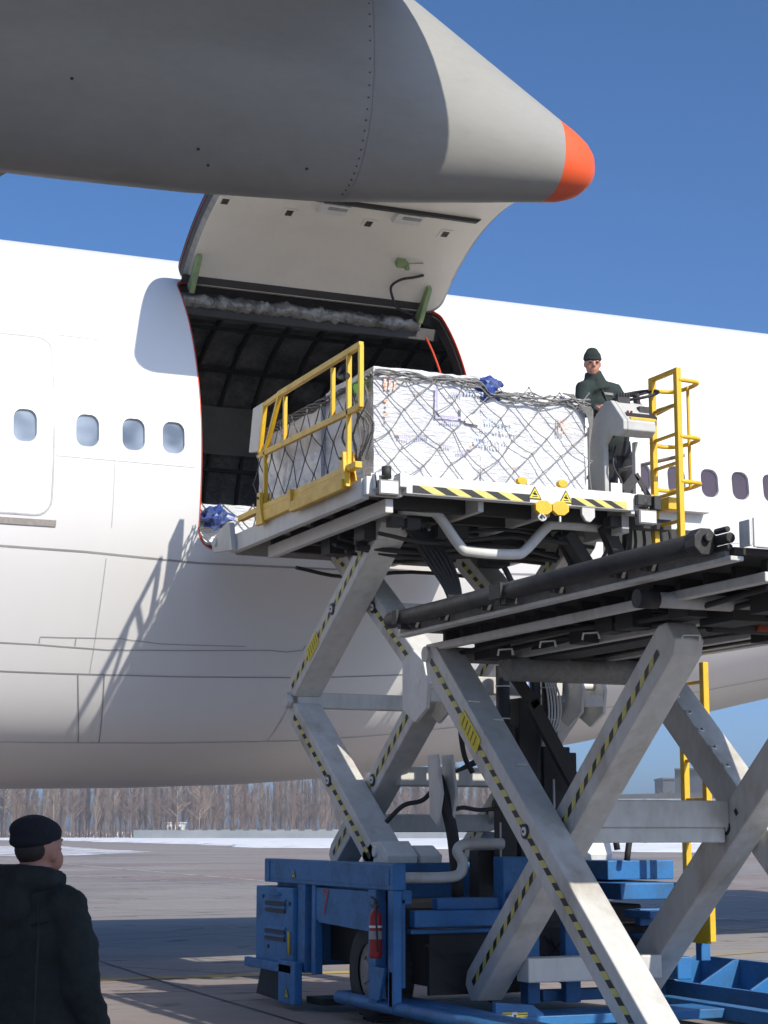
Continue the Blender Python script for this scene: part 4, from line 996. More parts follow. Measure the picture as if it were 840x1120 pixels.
# operator stand side panel (white) and deck extension
mb=MB(); mb.box((9.43,15.6,ZB-.07),(10.25,17.7,ZB-.02)); mb.box((9.66,15.72,ZB-.24),(10.27,15.76,ZB+.03)); mb.box((10.23,15.76,ZB-.24),(10.27,17.7,ZB+.03)); mb.build('operator_deck','beam_white',bridge,bevel=.006)
mb=MB(); mb.box((9.02,15.45,ZB-.3),(9.7,15.6,ZB-.2)); mb.tube([(9.3,15.6,ZB-.25),(9.45,15.9,4.3),(9.5,16.5,4.2)],.05,8); mb.beam((9.1,15.7,4.6),(9.35,15.75,4.15),.12,.12); 
for k in range(9): x=9.1+k*.1; mb.tube(smoothpath([(x,15.65,4.62),(x+.04,15.7,4.42),(x-.03,15.75,4.25)],4),.018,6)
mb.build('cable_bundle','grime_black',bridge)
mb=MB(); mb.beam((8.80,15.95,4.55),(9.35,16.0,3.85),.16,.12,(0,1,0)); mb.build('diagonal_brace','grime_black',bridge,bevel=.01)
# operator console: side plate facing forward along the aircraft, desk reaching towards the main deck
con=MB()
pf=[(15.90,ZB),(15.56,ZB),(15.56,5.38),(15.46,5.45),(15.27,5.41),(15.19,5.46),(15.19,5.55),(15.42,5.79),(15.54,5.80),(15.90,5.60)]
con.prism(pf,0,9.03,9.08); con.prism(pf[3:8]+[(15.52,5.72)],0,9.08,9.39); con.box((9.08,15.84,ZB),(9.14,15.90,5.45))
console=con.build('operator_console','console_grey',bridge,bevel=.010)
MB().box((9.34,15.50,ZB),(9.40,15.56,5.42)).build('console_post','beam_white',console,bevel=.004)
mb=MB(); mb.beam((9.27,15.24,5.60),(9.27,15.50,5.78),.34,.03); mb.box((9.10,15.40,5.74),(9.24,15.52,5.83)); mb.box((9.28,15.3,5.66),(9.39,15.5,5.73)); mb.box((9.15,15.48,5.82),(9.28,15.54,5.88))
for k in range(5): mb.tube([(9.11+k*.03,15.42,5.82),(9.11+k*.03,15.41,5.88)],.012,6)
mb.build('control_panel','dark_steel',console,bevel=.004)
mb=MB(); mb.box((9.12,15.20,5.565),(9.40,15.25,5.59)); mb.build('panel_trim','yellow_paint',console)
mb=MB(); mb.tube([(9.14,15.30,5.645),(9.14,15.28,5.665)],.012,8); mb.tube([(9.18,15.30,5.645),(9.18,15.28,5.665)],.012,8)
mb.build('push_button','red_paint',console)
mb=MB(); c=Vector((9.40,15.56,5.90)); tilt=Matrix.Rotation(R(-18),3,'Y')@Matrix.Rotation(R(14),3,'X')
pts=[c+tilt@Vector((.22*math.cos(2*PI*k/28),.22*math.sin(2*PI*k/28),0)) for k in range(29)]
mb.tube(pts,.016,8,caps=False)
for k in range(3): a=2*PI*k/3; mb.tube([c,c+tilt@Vector((.22*math.cos(a),.22*math.sin(a),0))],.012,6)
mb.tube([c+tilt@Vector((0,0,.02)),c+tilt@Vector((0,0,-.25))],.035,10); mb.build('steering_wheel','rubber',console)
mb=MB(); mb.box((9.33,15.62,ZB+.02),(9.5,15.7,ZB+.05)); mb.beam((9.2,15.5,ZB+.05),(9.34,15.5,ZB+.22),.02,.10,(0,1,0)); mb.beam((9.34,15.5,ZB+.24),(9.5,15.5,ZB+.0),.02,.05,(0,1,0)); mb.tube(smoothpath([(9.12,15.5,ZB+.5),(9.08,15.48,ZB+.3),(9.16,15.47,ZB+.15),(9.2,15.46,ZB-.05)],4),.012,6); mb.box((9.03,15.44,ZB+.0),(9.15,15.46,ZB+.12),1); mb.build('foot_pedal',['dark_steel','beam_white'],console)
MB().box((9.2,15.24,ZB-.12),(9.36,15.34,ZB-.01)).box((9.36,15.2,ZB-.16),(9.44,15.3,ZB-.02)).build('lamp_mount','dark_steel',bridge,bevel=.01)

# fire extinguisher hung on the chassis post
fe=empty('fire_extinguisher',(6.44,15.12,.62),'red fire extinguisher strapped upright to the blue chassis post','fire extinguisher')
def lathe(prof,c,n=20,mb=None,mi=0):
    mb=mb or MB(); vs=[];fs=[]
    for r_,z in prof:
        for k in range(n): a=2*PI*k/n; vs.append((c[0]+r_*math.cos(a),c[1]+r_*math.sin(a),c[2]+z))
    for i in range(len(prof)-1):
        for k in range(n): fs.append((i*n+k,i*n+(k+1)%n,(i+1)*n+(k+1)%n,(i+1)*n+k))
    return mb.add(vs,fs,mi,True)
lathe([(0,0),(.048,.0),(.056,.02),(.056,.34),(.045,.38),(.022,.405),(.02,.42),(0,.42)],(6.44,15.14,.60)).build('cylinder','red_paint',fe)
MB().box((6.42,15.10,1.02),(6.46,15.20,1.05)).tube([(6.44,15.14,1.0),(6.44,15.14,1.09)],.02,8).beam((6.44,15.10,1.08),(6.44,15.24,1.11),.02,.012).build('valve','dark_steel',fe)
MB().tube(smoothpath([(6.44,15.12,1.04),(6.40,15.04,.98),(6.41,15.04,.80),(6.42,15.05,.66)],5),.010,6).build('hose','rubber',fe)
lb_=[(.0688+.0006,.24),(.0694,.26)]
lathe([(.0575,.255),(.0575,.275)],(6.44,15.14,.60)).build('band','beam_white',fe)
lathe([(.0572,.16),(.0572,.23)],(6.44,15.14,.60)).build('label_plate','seam_dark',fe)

# ------------------------------------------------------------------ palletised cargo
def wrap_block(x0,x1,y0,y1,z0,z1,name,mat,parent,seed=0,n=26,top=.05):
    mb=MB(); 
    bm=bmesh.new(); bmesh.ops.create_cube(bm,size=1); bmesh.ops.subdivide_edges(bm,edges=bm.edges,cuts=n,use_grid_fill=True)
    for v in bm.verts:
        p=v.co.copy(); nn=Vector((p.x if abs(p.x)>.499 else 0,p.y if abs(p.y)>.499 else 0,p.z if abs(p.z)>.499 else 0)).normalized()
        q=Vector((x0+(p.x+.5)*(x1-x0),y0+(p.y+.5)*(y1-y0),z0+(p.z+.5)*(z1-z0)))
        if p.z>.499: q.z+=top*noise.noise(Vector((q.x*1.7,q.y*1.3,seed)))
        q+=nn*(.022*noise.noise(Vector((q.x*4,q.y*4,q.z*4+seed)))+.010*noise.noise(Vector((q.x*13,q.y*13,q.z*13+seed))))
        # round the vertical edges a touch
        v.co=q
    me=bpy.data.meshes.new(name); bm.to_mesh(me); bm.free(); me.materials.append(MATS[mat])
    for p in me.polygons: p.use_smooth=True
    try: me.set_sharp_from_angle(angle=R(50))
    except Exception: pass
    o=bpy.data.objects.new(name,me); COL.objects.link(o); o.parent=parent; o.matrix_parent_inverse=Matrix.Translation(parent.location).inverted()
    return o
CX0,CX1,CY0,CY1,CZ0,CZ1=6.60,8.86,15.62,18.75,ZB+.06,5.90
pal=empty('cargo_pallet',(7.7,17.2,ZB+.02),'netted pallet of white film-wrapped cartons standing on the bridge deck','cargo')
MB().box((CX0-.03,CY0-.05,ZB+.02),(CX1+.03,CY1+.03,ZB+.055)).build('pallet_base','pallet_alu',pal,bevel=.004)
wrap_block(CX0+.02,7.72,CY0,16.85,CZ0,CZ1+.03,'carton_stack','wrap_film',pal,1)
wrap_block(7.73,CX1,CY0+.02,16.85,CZ0,CZ1-.07,'carton_stack','wrap_film',pal,5)
wrap_block(CX0-.02,CX1,16.86,CY1-.4,CZ0,CZ1-.08,'carton_stack','wrap_film',pal,9)
wrap_block(CX0,CX1-.1,CY1-.39,CY1,CZ0,CZ1-.16,'carton_stack','wrap_film',pal,13)
mb=MB(); mb.prism([(18.32,5.62),(18.62,5.66),(18.50,6.12),(18.20,6.12)],0,6.44,6.50); mb.build('carton_flap','door_lining',pal,bevel=.01)
# printed marks and labels on the film
def qd(mb,u0,u1,z0,z1,mi,y=None,skew=0,nn=5):
    y=(CY0-.028) if y is None else y
    mb.add([(u0,y,z0),(u1,y,z0+skew),(u1,y,z1+skew),(u0,y,z1)],[(0,1,2,3)],mi)
mb=MB(); rr=random.Random(11)
yq=CY0-.031
for k in range(4): # orange column of glyph strokes at left edge of front face
    z=5.83-k*.028
    for j in range(3): qd(mb,6.71+j*.05+rr.uniform(-.01,.01),6.735+j*.05,z-.03,z,1,yq)
for k in range(5): qd(mb,6.72+rr.uniform(-.01,.01),6.75,5.60-k*.045,5.625-k*.045,1,yq)
# purple L shaped print
qd(mb,7.24,7.262,5.50,5.78,2,yq); qd(mb,7.26,7.50,5.505,5.525,2,yq)
for k in range(9): qd(mb,7.30+k*.022,7.31+k*.022,5.45,5.475+.01*rr.random(),2,yq)
for (cx,cz) in ((7.05,5.28),(7.28,5.20),(7.46,5.16),(6.86,5.26),(7.40,5.72)):
    for k in range(7): qd(mb,cx+k*.018,cx+.009+k*.018,cz+rr.uniform(0,.012),cz+.04,2,yq)
for (cx,cz) in ((6.84,5.30),(7.58,5.22)):
    qd(mb,cx,cx+.05,cz,cz+.03,1,yq)
for row,(x0,x1,z) in enumerate(((7.78,8.05,5.50),(7.72,8.12,5.42),(7.66,8.02,5.33),(7.64,7.95,5.27))): # pale blue printed lettering
    x=x0
    while x<x1:
        w_=rr.uniform(.012,.03); h_=rr.uniform(.03,.055)
        qd(mb,x,x+.009,z,z+h_,0,yq); qd(mb,x+.009,x+w_,z+(h_*.4 if rr.random()<.5 else 0),z+h_*rr.uniform(.55,.7),0,yq); x+=w_+.012
for k in range(7): qd(mb,7.54+k*.03,7.56+k*.03,5.745,5.785,0,yq)
for k in range(4): qd(mb,8.55+k*.02,8.56+k*.02,5.45,5.62,1,yq,.0)
mb.build('print_mark',['mark_blue','mark_orange','mark_purple'],pal,fixn=False)
mb=MB(); qd(mb,7.50,7.55,5.49,5.63,0,yq-.001); qd(mb,7.55,7.70,5.47,5.56,0,yq-.001,-.008); mb.build('document_pouch','paper_white',pal,fixn=False)
mb=MB(); vs=[]; 
mb.add([(CX0-.065,15.62,5.74),(CX0-.065,15.86,5.70),(CX0-.07,15.93,5.82),(CX0-.065,15.66,5.89)],[(0,1,2,3)]); mb.build('sticker','green_sticker',pal)
# crumpled blue plastic on top
def crumple(name,c,s,mat,parent,seed,sub=3):
    bm=bmesh.new(); bmesh.ops.create_icosphere(bm,subdivisions=sub,radius=1)
    for v in bm.verts:
        n_=1+.5*noise.noise(v.co*2.1+Vector((seed,0,0)))+.25*noise.noise(v.co*5+Vector((seed,2,0))); v.co=Vector((c[0]+v.co.x*s[0]*n_,c[1]+v.co.y*s[1]*n_,c[2]+v.co.z*s[2]*n_))
    me=bpy.data.meshes.new(name); bm.to_mesh(me); bm.free(); me.materials.append(MATS[mat]); o=bpy.data.objects.new(name,me); COL.objects.link(o); o.parent=parent; o.matrix_parent_inverse=Matrix.Translation(parent.location).inverted(); return o
crumple('plastic_sheet',(7.80,15.66,5.84),(.16,.10,.115),'plastic_blue',pal,3)
mb=MB(); mb.add([(7.82,15.60,5.90),(7.95,15.60,5.78),(8.0,15.62,5.83),(7.86,15.66,5.97)],[(0,1,2,3)]); mb.build('paper_sheet','paper_white',pal)
# net
def net_face(mb,fn,u0,u1,v0,v1,cell_u,cell_v,r,rnd,jit=.02):
    nu=int(round((u1-u0)/cell_u)); nv=int(round((v1-v0)/cell_v)); node={}
    for i in range(nu*2+1):
        for j in range(nv*2+1):
            if (i+j)%2==0:
                node[(i,j)]=(u0+(u1-u0)*i/(2*nu)+rnd.uniform(-jit,jit),v0+(v1-v0)*j/(2*nv)+rnd.uniform(-jit,jit)-(.015 if 0<j<nv*2 else 0))
    for (i,j),(u,v) in node.items():
        for di in (-1,1):
            q=node.get((i+di,j+1))
            if q:
                P=[fn(u+(q[0]-u)*t,v+(q[1]-v)*t-.012*math.sin(PI*t)) for t in (0,.33,.66,1)]
                mb.tube(P,r,5)
        mb.tube([fn(u-.008,v),fn(u+.008,v)],r*1.9,5)
nrd=random.Random(5)
mb=MB()
net_face(mb,lambda u,v:Vector((u,CY0-.036-.006*math.sin(u*9),v)),CX0+.0,CX1+.02,CZ0-.02,5.86,.33,.38,.0052,nrd,.028)
# ropes gathered along the top front edge
for k in range(8):
    P=[]; ph=nrd.random()*6
    for i in range(22):
        u=CX0+.02+(CX1-CX0)*i/21; top=CZ1+.03+(-.09 if u>7.74 else 0)
        P.append(Vector((u,CY0-.04+.05*math.sin(i*.9+ph)*nrd.random(),top-.012-.05*abs(math.sin(i*.55+ph))-.06*(1 if k>4 else .2)*abs(math.sin(i*.33+k)))))
    mb.tube(smoothpath(P,3),.0062,5)
for k in range(7): # twisted bundle hanging at the right corner
    mb.tube(smoothpath([(8.60+k*.02,CY0-.02,5.86),(8.72+.01*k,CY0-.05,5.80-.01*k),(CX1+.005+.008*k,CY0-.05,5.62+.015*k),(CX1+.02,CY0-.03,5.35),(CX1+.01,CY0-.04,5.1),(CX1+.04,CY0-.02,CZ0)],4),.007,5)
mb.build('cargo_net','net_rope',pal)
mb=MB()
net_face(mb,lambda u,v:Vector((CX0-.058-.008*math.sin(u*7),u,v)),CY0-.02,CY1,CZ0-.02,5.82,.38,.40,.006,nrd,.045)
for k in range(9):
    y=CY0+.1+nrd.random()*.6; mb.tube(smoothpath([(CX0-.05,y,5.84),(CX0-.07,y+nrd.uniform(-.25,.1),5.6),(CX0-.06,y+nrd.uniform(-.4,.2),5.35),(CX0-.05,CY0+nrd.uniform(-.02,.3),5.05)],4),.0085,5)
for k in range(6):
    P=[Vector((CX0-.03+.04*math.sin(i+k),CY0+(CY1-CY0)*i/14,CZ1-.06+.03*math.sin(i*1.3+k))) for i in range(15)]; mb.tube(smoothpath(P,3),.008,5)
for k in range(10): # top slack ropes
    x=CX0+.2+k*.2; P=[Vector((x+.08*math.sin(i*1.3+k),CY0+(CY1-CY0)*i/8,CZ1-(.0 if x<7.7 else .07))) for i in range(9)]; mb.tube(smoothpath(P,3),.0075,5)
mb.build('cargo_net','net_dark',pal)
# second pallet, inside the hold
pal2=empty('cargo_pallet',(7.0,21.9,4.85),'netted blue-white pallet glimpsed low inside the dark hold beyond the door sill','cargo')
MB().box((6.2,20.75,4.85),(9.4,23.2,4.89)).build('pallet_base','pallet_alu',pal2)
wrap_block(6.25,9.3,20.9,23.1,4.9,5.48,'carton_stack','wrap_film',pal2,21)
crumple('plastic_sheet',(6.80,20.80,5.32),(.17,.1,.13),'plastic_blue',pal2,8)
mb=MB(); net_face(mb,lambda u,v:Vector((u,20.845,v)),6.25,9.3,4.86,5.50,.33,.36,.009,nrd,.03); mb.build('cargo_net','net_dark',pal2)

# ------------------------------------------------------------------ people
def body_parts_remesh(name,mat,parent,prims,voxel=.018,smooth=4,disp=0):
    """prims: list of ('e',center,radii) ellipsoids or ('t',[(p,r)...]) tapered limbs; fused into one skin"""
    mb=MB()
    for pr in prims:
        if pr[0]=='e':
            c,rd=pr[1],pr[2]; rot=pr[3] if len(pr)>3 else None; n=16;m_=10; vs=[];fs=[]
            for i in range(m_+1):
                th=PI*i/m_
                for k in range(n):
                    a=2*PI*k/n; q=Vector((rd[0]*math.sin(th)*math.cos(a),rd[1]*math.sin(th)*math.sin(a),rd[2]*math.cos(th)))
                    if rot: q=rot@q
                    vs.append(Vector(c)+q)
            for i in range(m_):
                for k in range(n): fs.append((i*n+k,i*n+(k+1)%n,(i+1)*n+(k+1)%n,(i+1)*n+k))
            mb.add(vs,fs,0,True)
        else:
            P=[Vector(p) for p,_ in pr[1]]; r_=[q for _,q in pr[1]]
            if len(pr)>2 and pr[2]!=1: # flattened section
                pass
            mb.tube(P,r_,14)
    o=mb.build(name,mat,parent)
    bm=bmesh.new(); bm.from_mesh(o.data); bmesh.ops.remove_doubles(bm,verts=bm.verts,dist=1e-5); bmesh.ops.recalc_face_normals(bm,faces=bm.faces); bm.to_mesh(o.data); bm.free()
    md=o.modifiers.new('fuse','REMESH'); md.mode='VOXEL'; md.voxel_size=voxel; md.use_smooth_shade=True
    md=o.modifiers.new('smooth','SMOOTH'); md.factor=.6; md.iterations=smooth
    if disp:
        t=bpy.data.textures.new(name+'_folds','CLOUDS'); t.noise_scale=.11; t.noise_depth=3
        md=o.modifiers.new('folds','DISPLACE'); md.texture=t; md.strength=disp; md.mid_level=.5; md.texture_coords='GLOBAL'
    return o
def hand(cx,wr,dirv,palm_n,curl=.6,s=1.0):
    """prims for a hand: palm and five curled fingers"""
    w=Vector(wr); d=Vector(dirv).normalized(); nn=Vector(palm_n).normalized(); sd=d.cross(nn).normalized()*cx
    pr=[('t',[(w,.026*s),(w+d*.05*s,.032*s),(w+d*.085*s,.030*s)])]
    for i,(o_,L_) in enumerate(((-.030,.070),(-.010,.080),(.011,.075),(.031,.060))):
        b=w+d*.085*s+sd*o_*s; m1=b+(d*math.cos(curl*.5)+nn*math.sin(curl*.5))*L_*.5*s; m2=m1+(d*math.cos(curl*1.4)+nn*math.sin(curl*1.4))*L_*.35*s; e=m2+(d*math.cos(curl*2.2)+nn*math.sin(curl*2.2))*L_*.25*s
        pr.append(('t',[(w+d*.05*s+sd*o_*s,.010*s),(b,.0098*s),(m1,.0092*s),(m2,.0085*s),(e,.007*s)]))
    tb=w+d*.025*s-sd*.03*s; pr.append(('t',[(w+d*.015*s,.013*s),(tb,.0115*s),(tb+(d*.7-sd*.6)*.035*s+nn*.01,.0105*s),(tb+(d*1.0-sd*.4)*.062*s+nn*.022,.008*s)]))
    return pr
def ellipsoid(name,c,rd,mat,parent,rot=None,n=20): 
    mb=MB(); vs=[];fs=[];m_=12
    for i in range(m_+1):
        th=PI*i/m_
        for k in range(n):
            a=2*PI*k/n; q=Vector((rd[0]*math.sin(th)*math.cos(a),rd[1]*math.sin(th)*math.sin(a),rd[2]*math.cos(th)))
            if rot: q=rot@q
            vs.append(Vector(c)+q)
    for i in range(m_):
        for k in range(n): fs.append((i*n+k,i*n+(k+1)%n,(i+1)*n+(k+1)%n,(i+1)*n+k))
    return mb.add(vs,fs,0,True).build(name,mat,parent)
def make_person(name_label,base,head_dir,prm):
    root=empty('person',base,name_label,'person'); return root
# --- operator on the bridge, facing the camera side, leaning towards the console
ob=Vector((9.70,16.45,ZB-.02)); op=empty('person',ob,'man in a dark green jacket and knit cap standing at the loader console','person')
hd=Vector((9.34,16.30,6.385)) # head centre
fd=Vector((-.32,-.92,-.22)).normalized() # face direction, looks down to the cargo
sdv=Vector((fd.y,-fd.x,0)).normalized(); upv=sdv.cross(fd); 
if upv.z<0: upv=-upv
rotm=Matrix((sdv,fd,upv)).transposed()
def HP(x,y,z): return hd+rotm@Vector((x,y,z))
chest=Vector((9.50,16.40,6.03)); 
prims=[('e',HP(0,-.005,.02),(.082,.098,.112),rotm),('e',HP(0,.025,-.05),(.068,.070,.072),rotm),('e',HP(.035,.045,-.035),(.03,.035,.04),rotm),('e',HP(-.035,.045,-.035),(.03,.035,.04),rotm),('e',HP(0,.055,-.085),(.040,.034,.030),rotm),
 ('t',[(HP(0,.088,.022),.010),(HP(0,.108,-.012),.0135),(HP(0,.098,-.022),.015)]),('e',HP(0,.087,-.05),(.024,.012,.007),rotm),('e',HP(0,.086,-.062),(.02,.012,.007),rotm),
 ('e',HP(.078,-.0,-.005),(.012,.02,.032),rotm),('e',HP(-.078,-.0,-.005),(.012,.02,.032),rotm),('e',HP(.032,.076,.03),(.024,.016,.008),rotm),('e',HP(-.032,.076,.03),(.024,.016,.008),rotm),
 ('t',[(HP(0,-.02,-.04),.055),(hd+Vector((.04,.03,-.16)),.058),(chest+Vector((0,0,.16)),.075),(chest,.10)]),
 ('t',[(chest+Vector((0,0,.0)),.12),(Vector((9.62,16.42,5.75)),.11)])]
# arms under the sleeves reach the console
RS=Vector((9.23,16.30,6.11)); LS=Vector((9.66,16.42,6.15))
REl=Vector((9.17,16.24,5.84)); RW=Vector((9.20,15.95,5.84))
LEl=Vector((9.77,16.30,5.86)); LW=Vector((9.55,15.97,5.86))
prims+=[('t',[(chest+Vector((-.1,0,.05)),.05),(RS,.05),(REl,.042),(RW,.03)]),('t',[(chest+Vector((.1,0,.05)),.05),(LS,.05),(LEl,.042),(LW,.03)])]
prims+=hand(1,RW,(.12,-.9,-.1),(0,-.3,-1),.5); prims+=hand(-1,LW,(-.45,-.8,-.05),(0,-.3,-1),.8)
body=body_parts_remesh('body','skin',op,prims,.0075,2)
tq=Matrix.Rotation(R(-12),3,'Y')
jk=[('e',(9.42,16.36,6.12),(.245,.13,.13)),('e',(9.47,16.38,5.99),(.235,.15,.17)),('e',(9.56,16.41,5.85),(.21,.155,.20)),('e',(9.62,16.43,5.66),(.20,.16,.20)),
 ('t',[(Vector((9.41,16.35,6.13)),.16),(Vector((9.385,16.34,6.21)),.118),(Vector((9.365,16.33,6.28)),.092),(Vector((9.355,16.325,6.315)),.084)]),
 ('t',[(Vector((9.34,16.34,6.13)),.10),(RS,.095),(RS.lerp(REl,.5),.080),(REl,.070),(REl.lerp(RW,.5),.060),(REl.lerp(RW,.95),.050)]),
 ('t',[(Vector((9.52,16.40,6.15)),.10),(LS,.095),(LS.lerp(LEl,.5),.082),(LEl,.072),(LEl.lerp(LW,.5),.060),(LEl.lerp(LW,.95),.050)])]
jacket=body_parts_remesh('jacket','jacket_green',op,jk,.016,3,.012)
MB().box((9.42,16.235,6.06),(9.54,16.25,6.085)).build('chest_patch','deck_grey',jacket)
ellipsoid('badge',(9.57,16.245,5.93),(.035,.012,.05),'beam_white',jacket)
mb=MB(); mb.tube([(9.35,16.235,6.22),(9.43,16.225,6.06),(9.50,16.232,5.9),(9.56,16.25,5.65)],.008,6); mb.build('zip','seal_dark',jacket)
tr=[('t',[(Vector((9.67,16.45,5.62)),.165),(Vector((9.69,16.45,5.45)),.16)])]
for s in (-1,1): tr.append(('t',[(Vector((9.69+s*.08,16.45,5.50)),.10),(Vector((9.69+s*.10,16.42,5.30)),.09),(Vector((9.69+s*.10,16.40,5.12)),.07),(Vector((9.69+s*.11,16.43,4.93)),.075)]))
body_parts_remesh('trousers','trouser',op,tr,.018,3,.012)
for s in (-1,1):
    body_parts_remesh('boot','rubber',op,[('t',[(Vector((9.69+s*.11,16.47,4.95)),.055),(Vector((9.69+s*.12,16.34,4.89)),.045),(Vector((9.69+s*.125,16.24,4.885)),.038)]),('t',[(Vector((9.69+s*.11,16.46,4.92)),.06),(Vector((9.69+s*.11,16.45,5.0)),.06)])],.014,3)
hb=[('e',HP(0,-.015,.065),(.093,.108,.085),rotm),('e',HP(0,-.005,.050),(.098,.113,.036),rotm),('e',HP(0,-.03,.125),(.064,.074,.045),rotm)]
body_parts_remesh('knit_cap','hat_green',op,hb,.010,2,.006)
for s in (-1,1): ellipsoid('eye',HP(s*.034,.086,.016),(.017,.012,.007),'lens',op,rotm,10)  # small dark ellipsoids, brow shade put into their colour
# --- man in the foreground, seen from behind
mbx=Vector((1.90,7.98,0)); mn=empty('person',mbx,'man in a dark hooded winter coat and round cap seen from behind in the foreground','person')
hd=Vector((1.86,8.02,1.605)); fa=R(34)  # facing azimuth from +X
fd=Vector((math.cos(fa),math.sin(fa),.05)).normalized(); sdv=Vector((fd.y,-fd.x,0)).normalized(); upv=sdv.cross(fd)
rotm=Matrix((sdv,fd,upv)).transposed()
prims=[('e',HP(0,-.01,.01),(.088,.105,.115),rotm),('e',HP(0,.03,-.06),(.064,.066,.075),rotm),('e',HP(0,.06,-.095),(.034,.03,.028),rotm),('e',HP(.055,.03,-.05),(.03,.045,.05),rotm),('e',HP(-.055,.03,-.05),(.03,.045,.05),rotm),
 ('t',[(HP(0,.09,.03),.010),(HP(0,.115,-.01),.015),(HP(0,.105,-.022),.017)]),('e',HP(0,.092,-.052),(.026,.012,.008),rotm),('e',HP(0,.092,-.066),(.022,.012,.008),rotm),
 ('e',HP(.083,-.005,-.02),(.011,.022,.036),rotm),('e',HP(-.083,-.005,-.02),(.011,.022,.036),rotm),('e',HP(.086,.002,.0),(.012,.016,.018),rotm),('e',HP(.032,.082,.03),(.025,.016,.009),rotm),('e',HP(-.032,.082,.03),(.025,.016,.009),rotm),
 ('t',[(HP(0,-.02,-.03),.070),(HP(0,-.035,-.13),.073),(HP(0,-.04,-.22),.10),(HP(0,-.03,-.45),.13),(HP(0,-.02,-.8),.13)])]
S=Vector((1.84,8.02,1.40)); ax=Vector((sdv.x,sdv.y,0)).normalized(); fz=Vector((fd.x,fd.y,0)).normalized()
def BP(x,y,z): return Vector((S.x,S.y,0))+ax*x+fz*y+Vector((0,0,z))
for s in (-1,1):
    prims.append(('t',[(BP(s*.1,0,1.36),.06),(BP(s*.21,0,1.34),.055),(BP(s*.27,-.02,1.08),.045),(BP(s*.27,.12,.86),.03)]))
    prims+=hand(s,BP(s*.27,.12,.86),tuple(fz*.4+Vector((0,0,-.9))),tuple(-ax*s),.5)
body_parts_remesh('body','skin',mn,prims,.008,2)
for s in (-1,1): ellipsoid('eye',HP(s*.032,.09,.012),(.012,.006,.006),'beam_white',mn,rotm,10)
def ell_loft(name,secs,mat,parent,extra,voxel,disp,n=28,smooth=4):
    """stack of ellipses (centre, half across, half deep), fused with extra limbs"""
    mb=MB(); vs=[];fs=[]
    for c,a,b in secs:
        for k in range(n):
            t=2*PI*k/n; vs.append(Vector(c)+ax*a*math.cos(t)+fz*b*math.sin(t))
    for i in range(len(secs)-1):
        for k in range(n): fs.append((i*n+k,i*n+(k+1)%n,(i+1)*n+(k+1)%n,(i+1)*n+k))
    fs+=[list(range(n)),[(len(secs)-1)*n+k for k in range(n)]]
    mb.add(vs,fs,0,True)
    for pts in extra: mb.tube([Vector(p) for p,_ in pts],[r_ for _,r_ in pts],16)
    o=mb.build(name,mat,parent)
    md=o.modifiers.new('fuse','REMESH'); md.mode='VOXEL'; md.voxel_size=voxel; md.use_smooth_shade=True
    md=o.modifiers.new('smooth','SMOOTH'); md.factor=.6; md.iterations=smooth
    t=bpy.data.textures.new('folds','CLOUDS'); t.noise_scale=.10; t.noise_depth=4
    md=o.modifiers.new('folds','DISPLACE'); md.texture=t; md.strength=disp; md.mid_level=.5; md.texture_coords='GLOBAL'
    return o
secs=[(BP(0,0,.80),.27,.20),(BP(0,0,.95),.265,.19),(BP(0,0,1.12),.255,.185),(BP(0,-.01,1.25),.26,.18),(BP(0,-.015,1.34),.235,.16),(BP(0,-.02,1.41),.18,.14),(BP(0,-.02,1.47),.115,.11),(BP(0,-.015,1.53),.095,.10)]
arms=[]
for s in (-1,1): arms.append([(BP(s*.12,-.01,1.38),.085),(BP(s*.20,-.01,1.35),.095),(BP(s*.265,-.02,1.22),.088),(BP(s*.30,-.03,1.05),.080),(BP(s*.30,.04,.93),.072),(BP(s*.285,.10,.86),.06)])
coat=ell_loft('coat',secs,'jacket_dark',mn,arms,.014,.045,28,2)
mb=MB()
for s_ in (-1,1): mb.tube(smoothpath([BP(s_*.15,-.135,1.38),BP(s_*.19,-.17,1.25),BP(s_*.20,-.185,1.10),BP(s_*.20,-.19,.85)],6),.004,5)
mb.tube(smoothpath([BP(-.22,-.14,1.31),BP(0,-.185,1.27),BP(.22,-.14,1.31)],6),.004,5)
mb.build('coat_seam','label_black',coat)
# hood lying on the back
hp=[('e',BP(0,-.165,1.36),(.13,.075,.11),Matrix((ax,fz,Vector((0,0,1)))).transposed()),('t',[(BP(-.12,.03,1.47),.045),(BP(-.125,-.06,1.475),.055),(BP(-.06,-.155,1.48),.062),(BP(.06,-.155,1.48),.062),(BP(.125,-.06,1.475),.055),(BP(.12,.03,1.47),.045)]),('e',BP(0,-.16,1.24),(.10,.05,.10),Matrix((ax,fz,Vector((0,0,1)))).transposed())]
body_parts_remesh('hood','jacket_dark',coat,hp,.014,3,.02)
lg=[]
secs2=[(BP(0,0,.86),.19,.14),(BP(0,0,.78),.185,.14)]
for s in (-1,1): lg.append([(BP(s*.09,0,.84),.10),(BP(s*.10,0,.55),.085),(BP(s*.11,-.01,.30),.068),(BP(s*.115,-.01,.08),.075)])
ell_loft('trousers',secs2,'trouser',mn,lg,.018,.015)
for s in (-1,1): body_parts_remesh('boot','rubber',mn,[('t',[(BP(s*.115,-.04,.06),.055),(BP(s*.12,.08,.05),.05),(BP(s*.125,.17,.042),.042)]),('t',[(BP(s*.115,-.01,.05),.06),(BP(s*.115,-.01,.14),.06)])],.014,3)
cp=[('e',HP(0,-.025,.062),(.099,.122,.074),rotm),('e',HP(-.004,-.035,.035),(.098,.118,.042),rotm),('e',HP(0,-.045,.085),(.092,.112,.058),rotm)]
cap=body_parts_remesh('cap','hat_navy',mn,cp,.010,2,.008)
body_parts_remesh('hair','hair',mn,[('e',HP(0,-.05,.0),(.080,.070,.075),rotm)],.010,2)

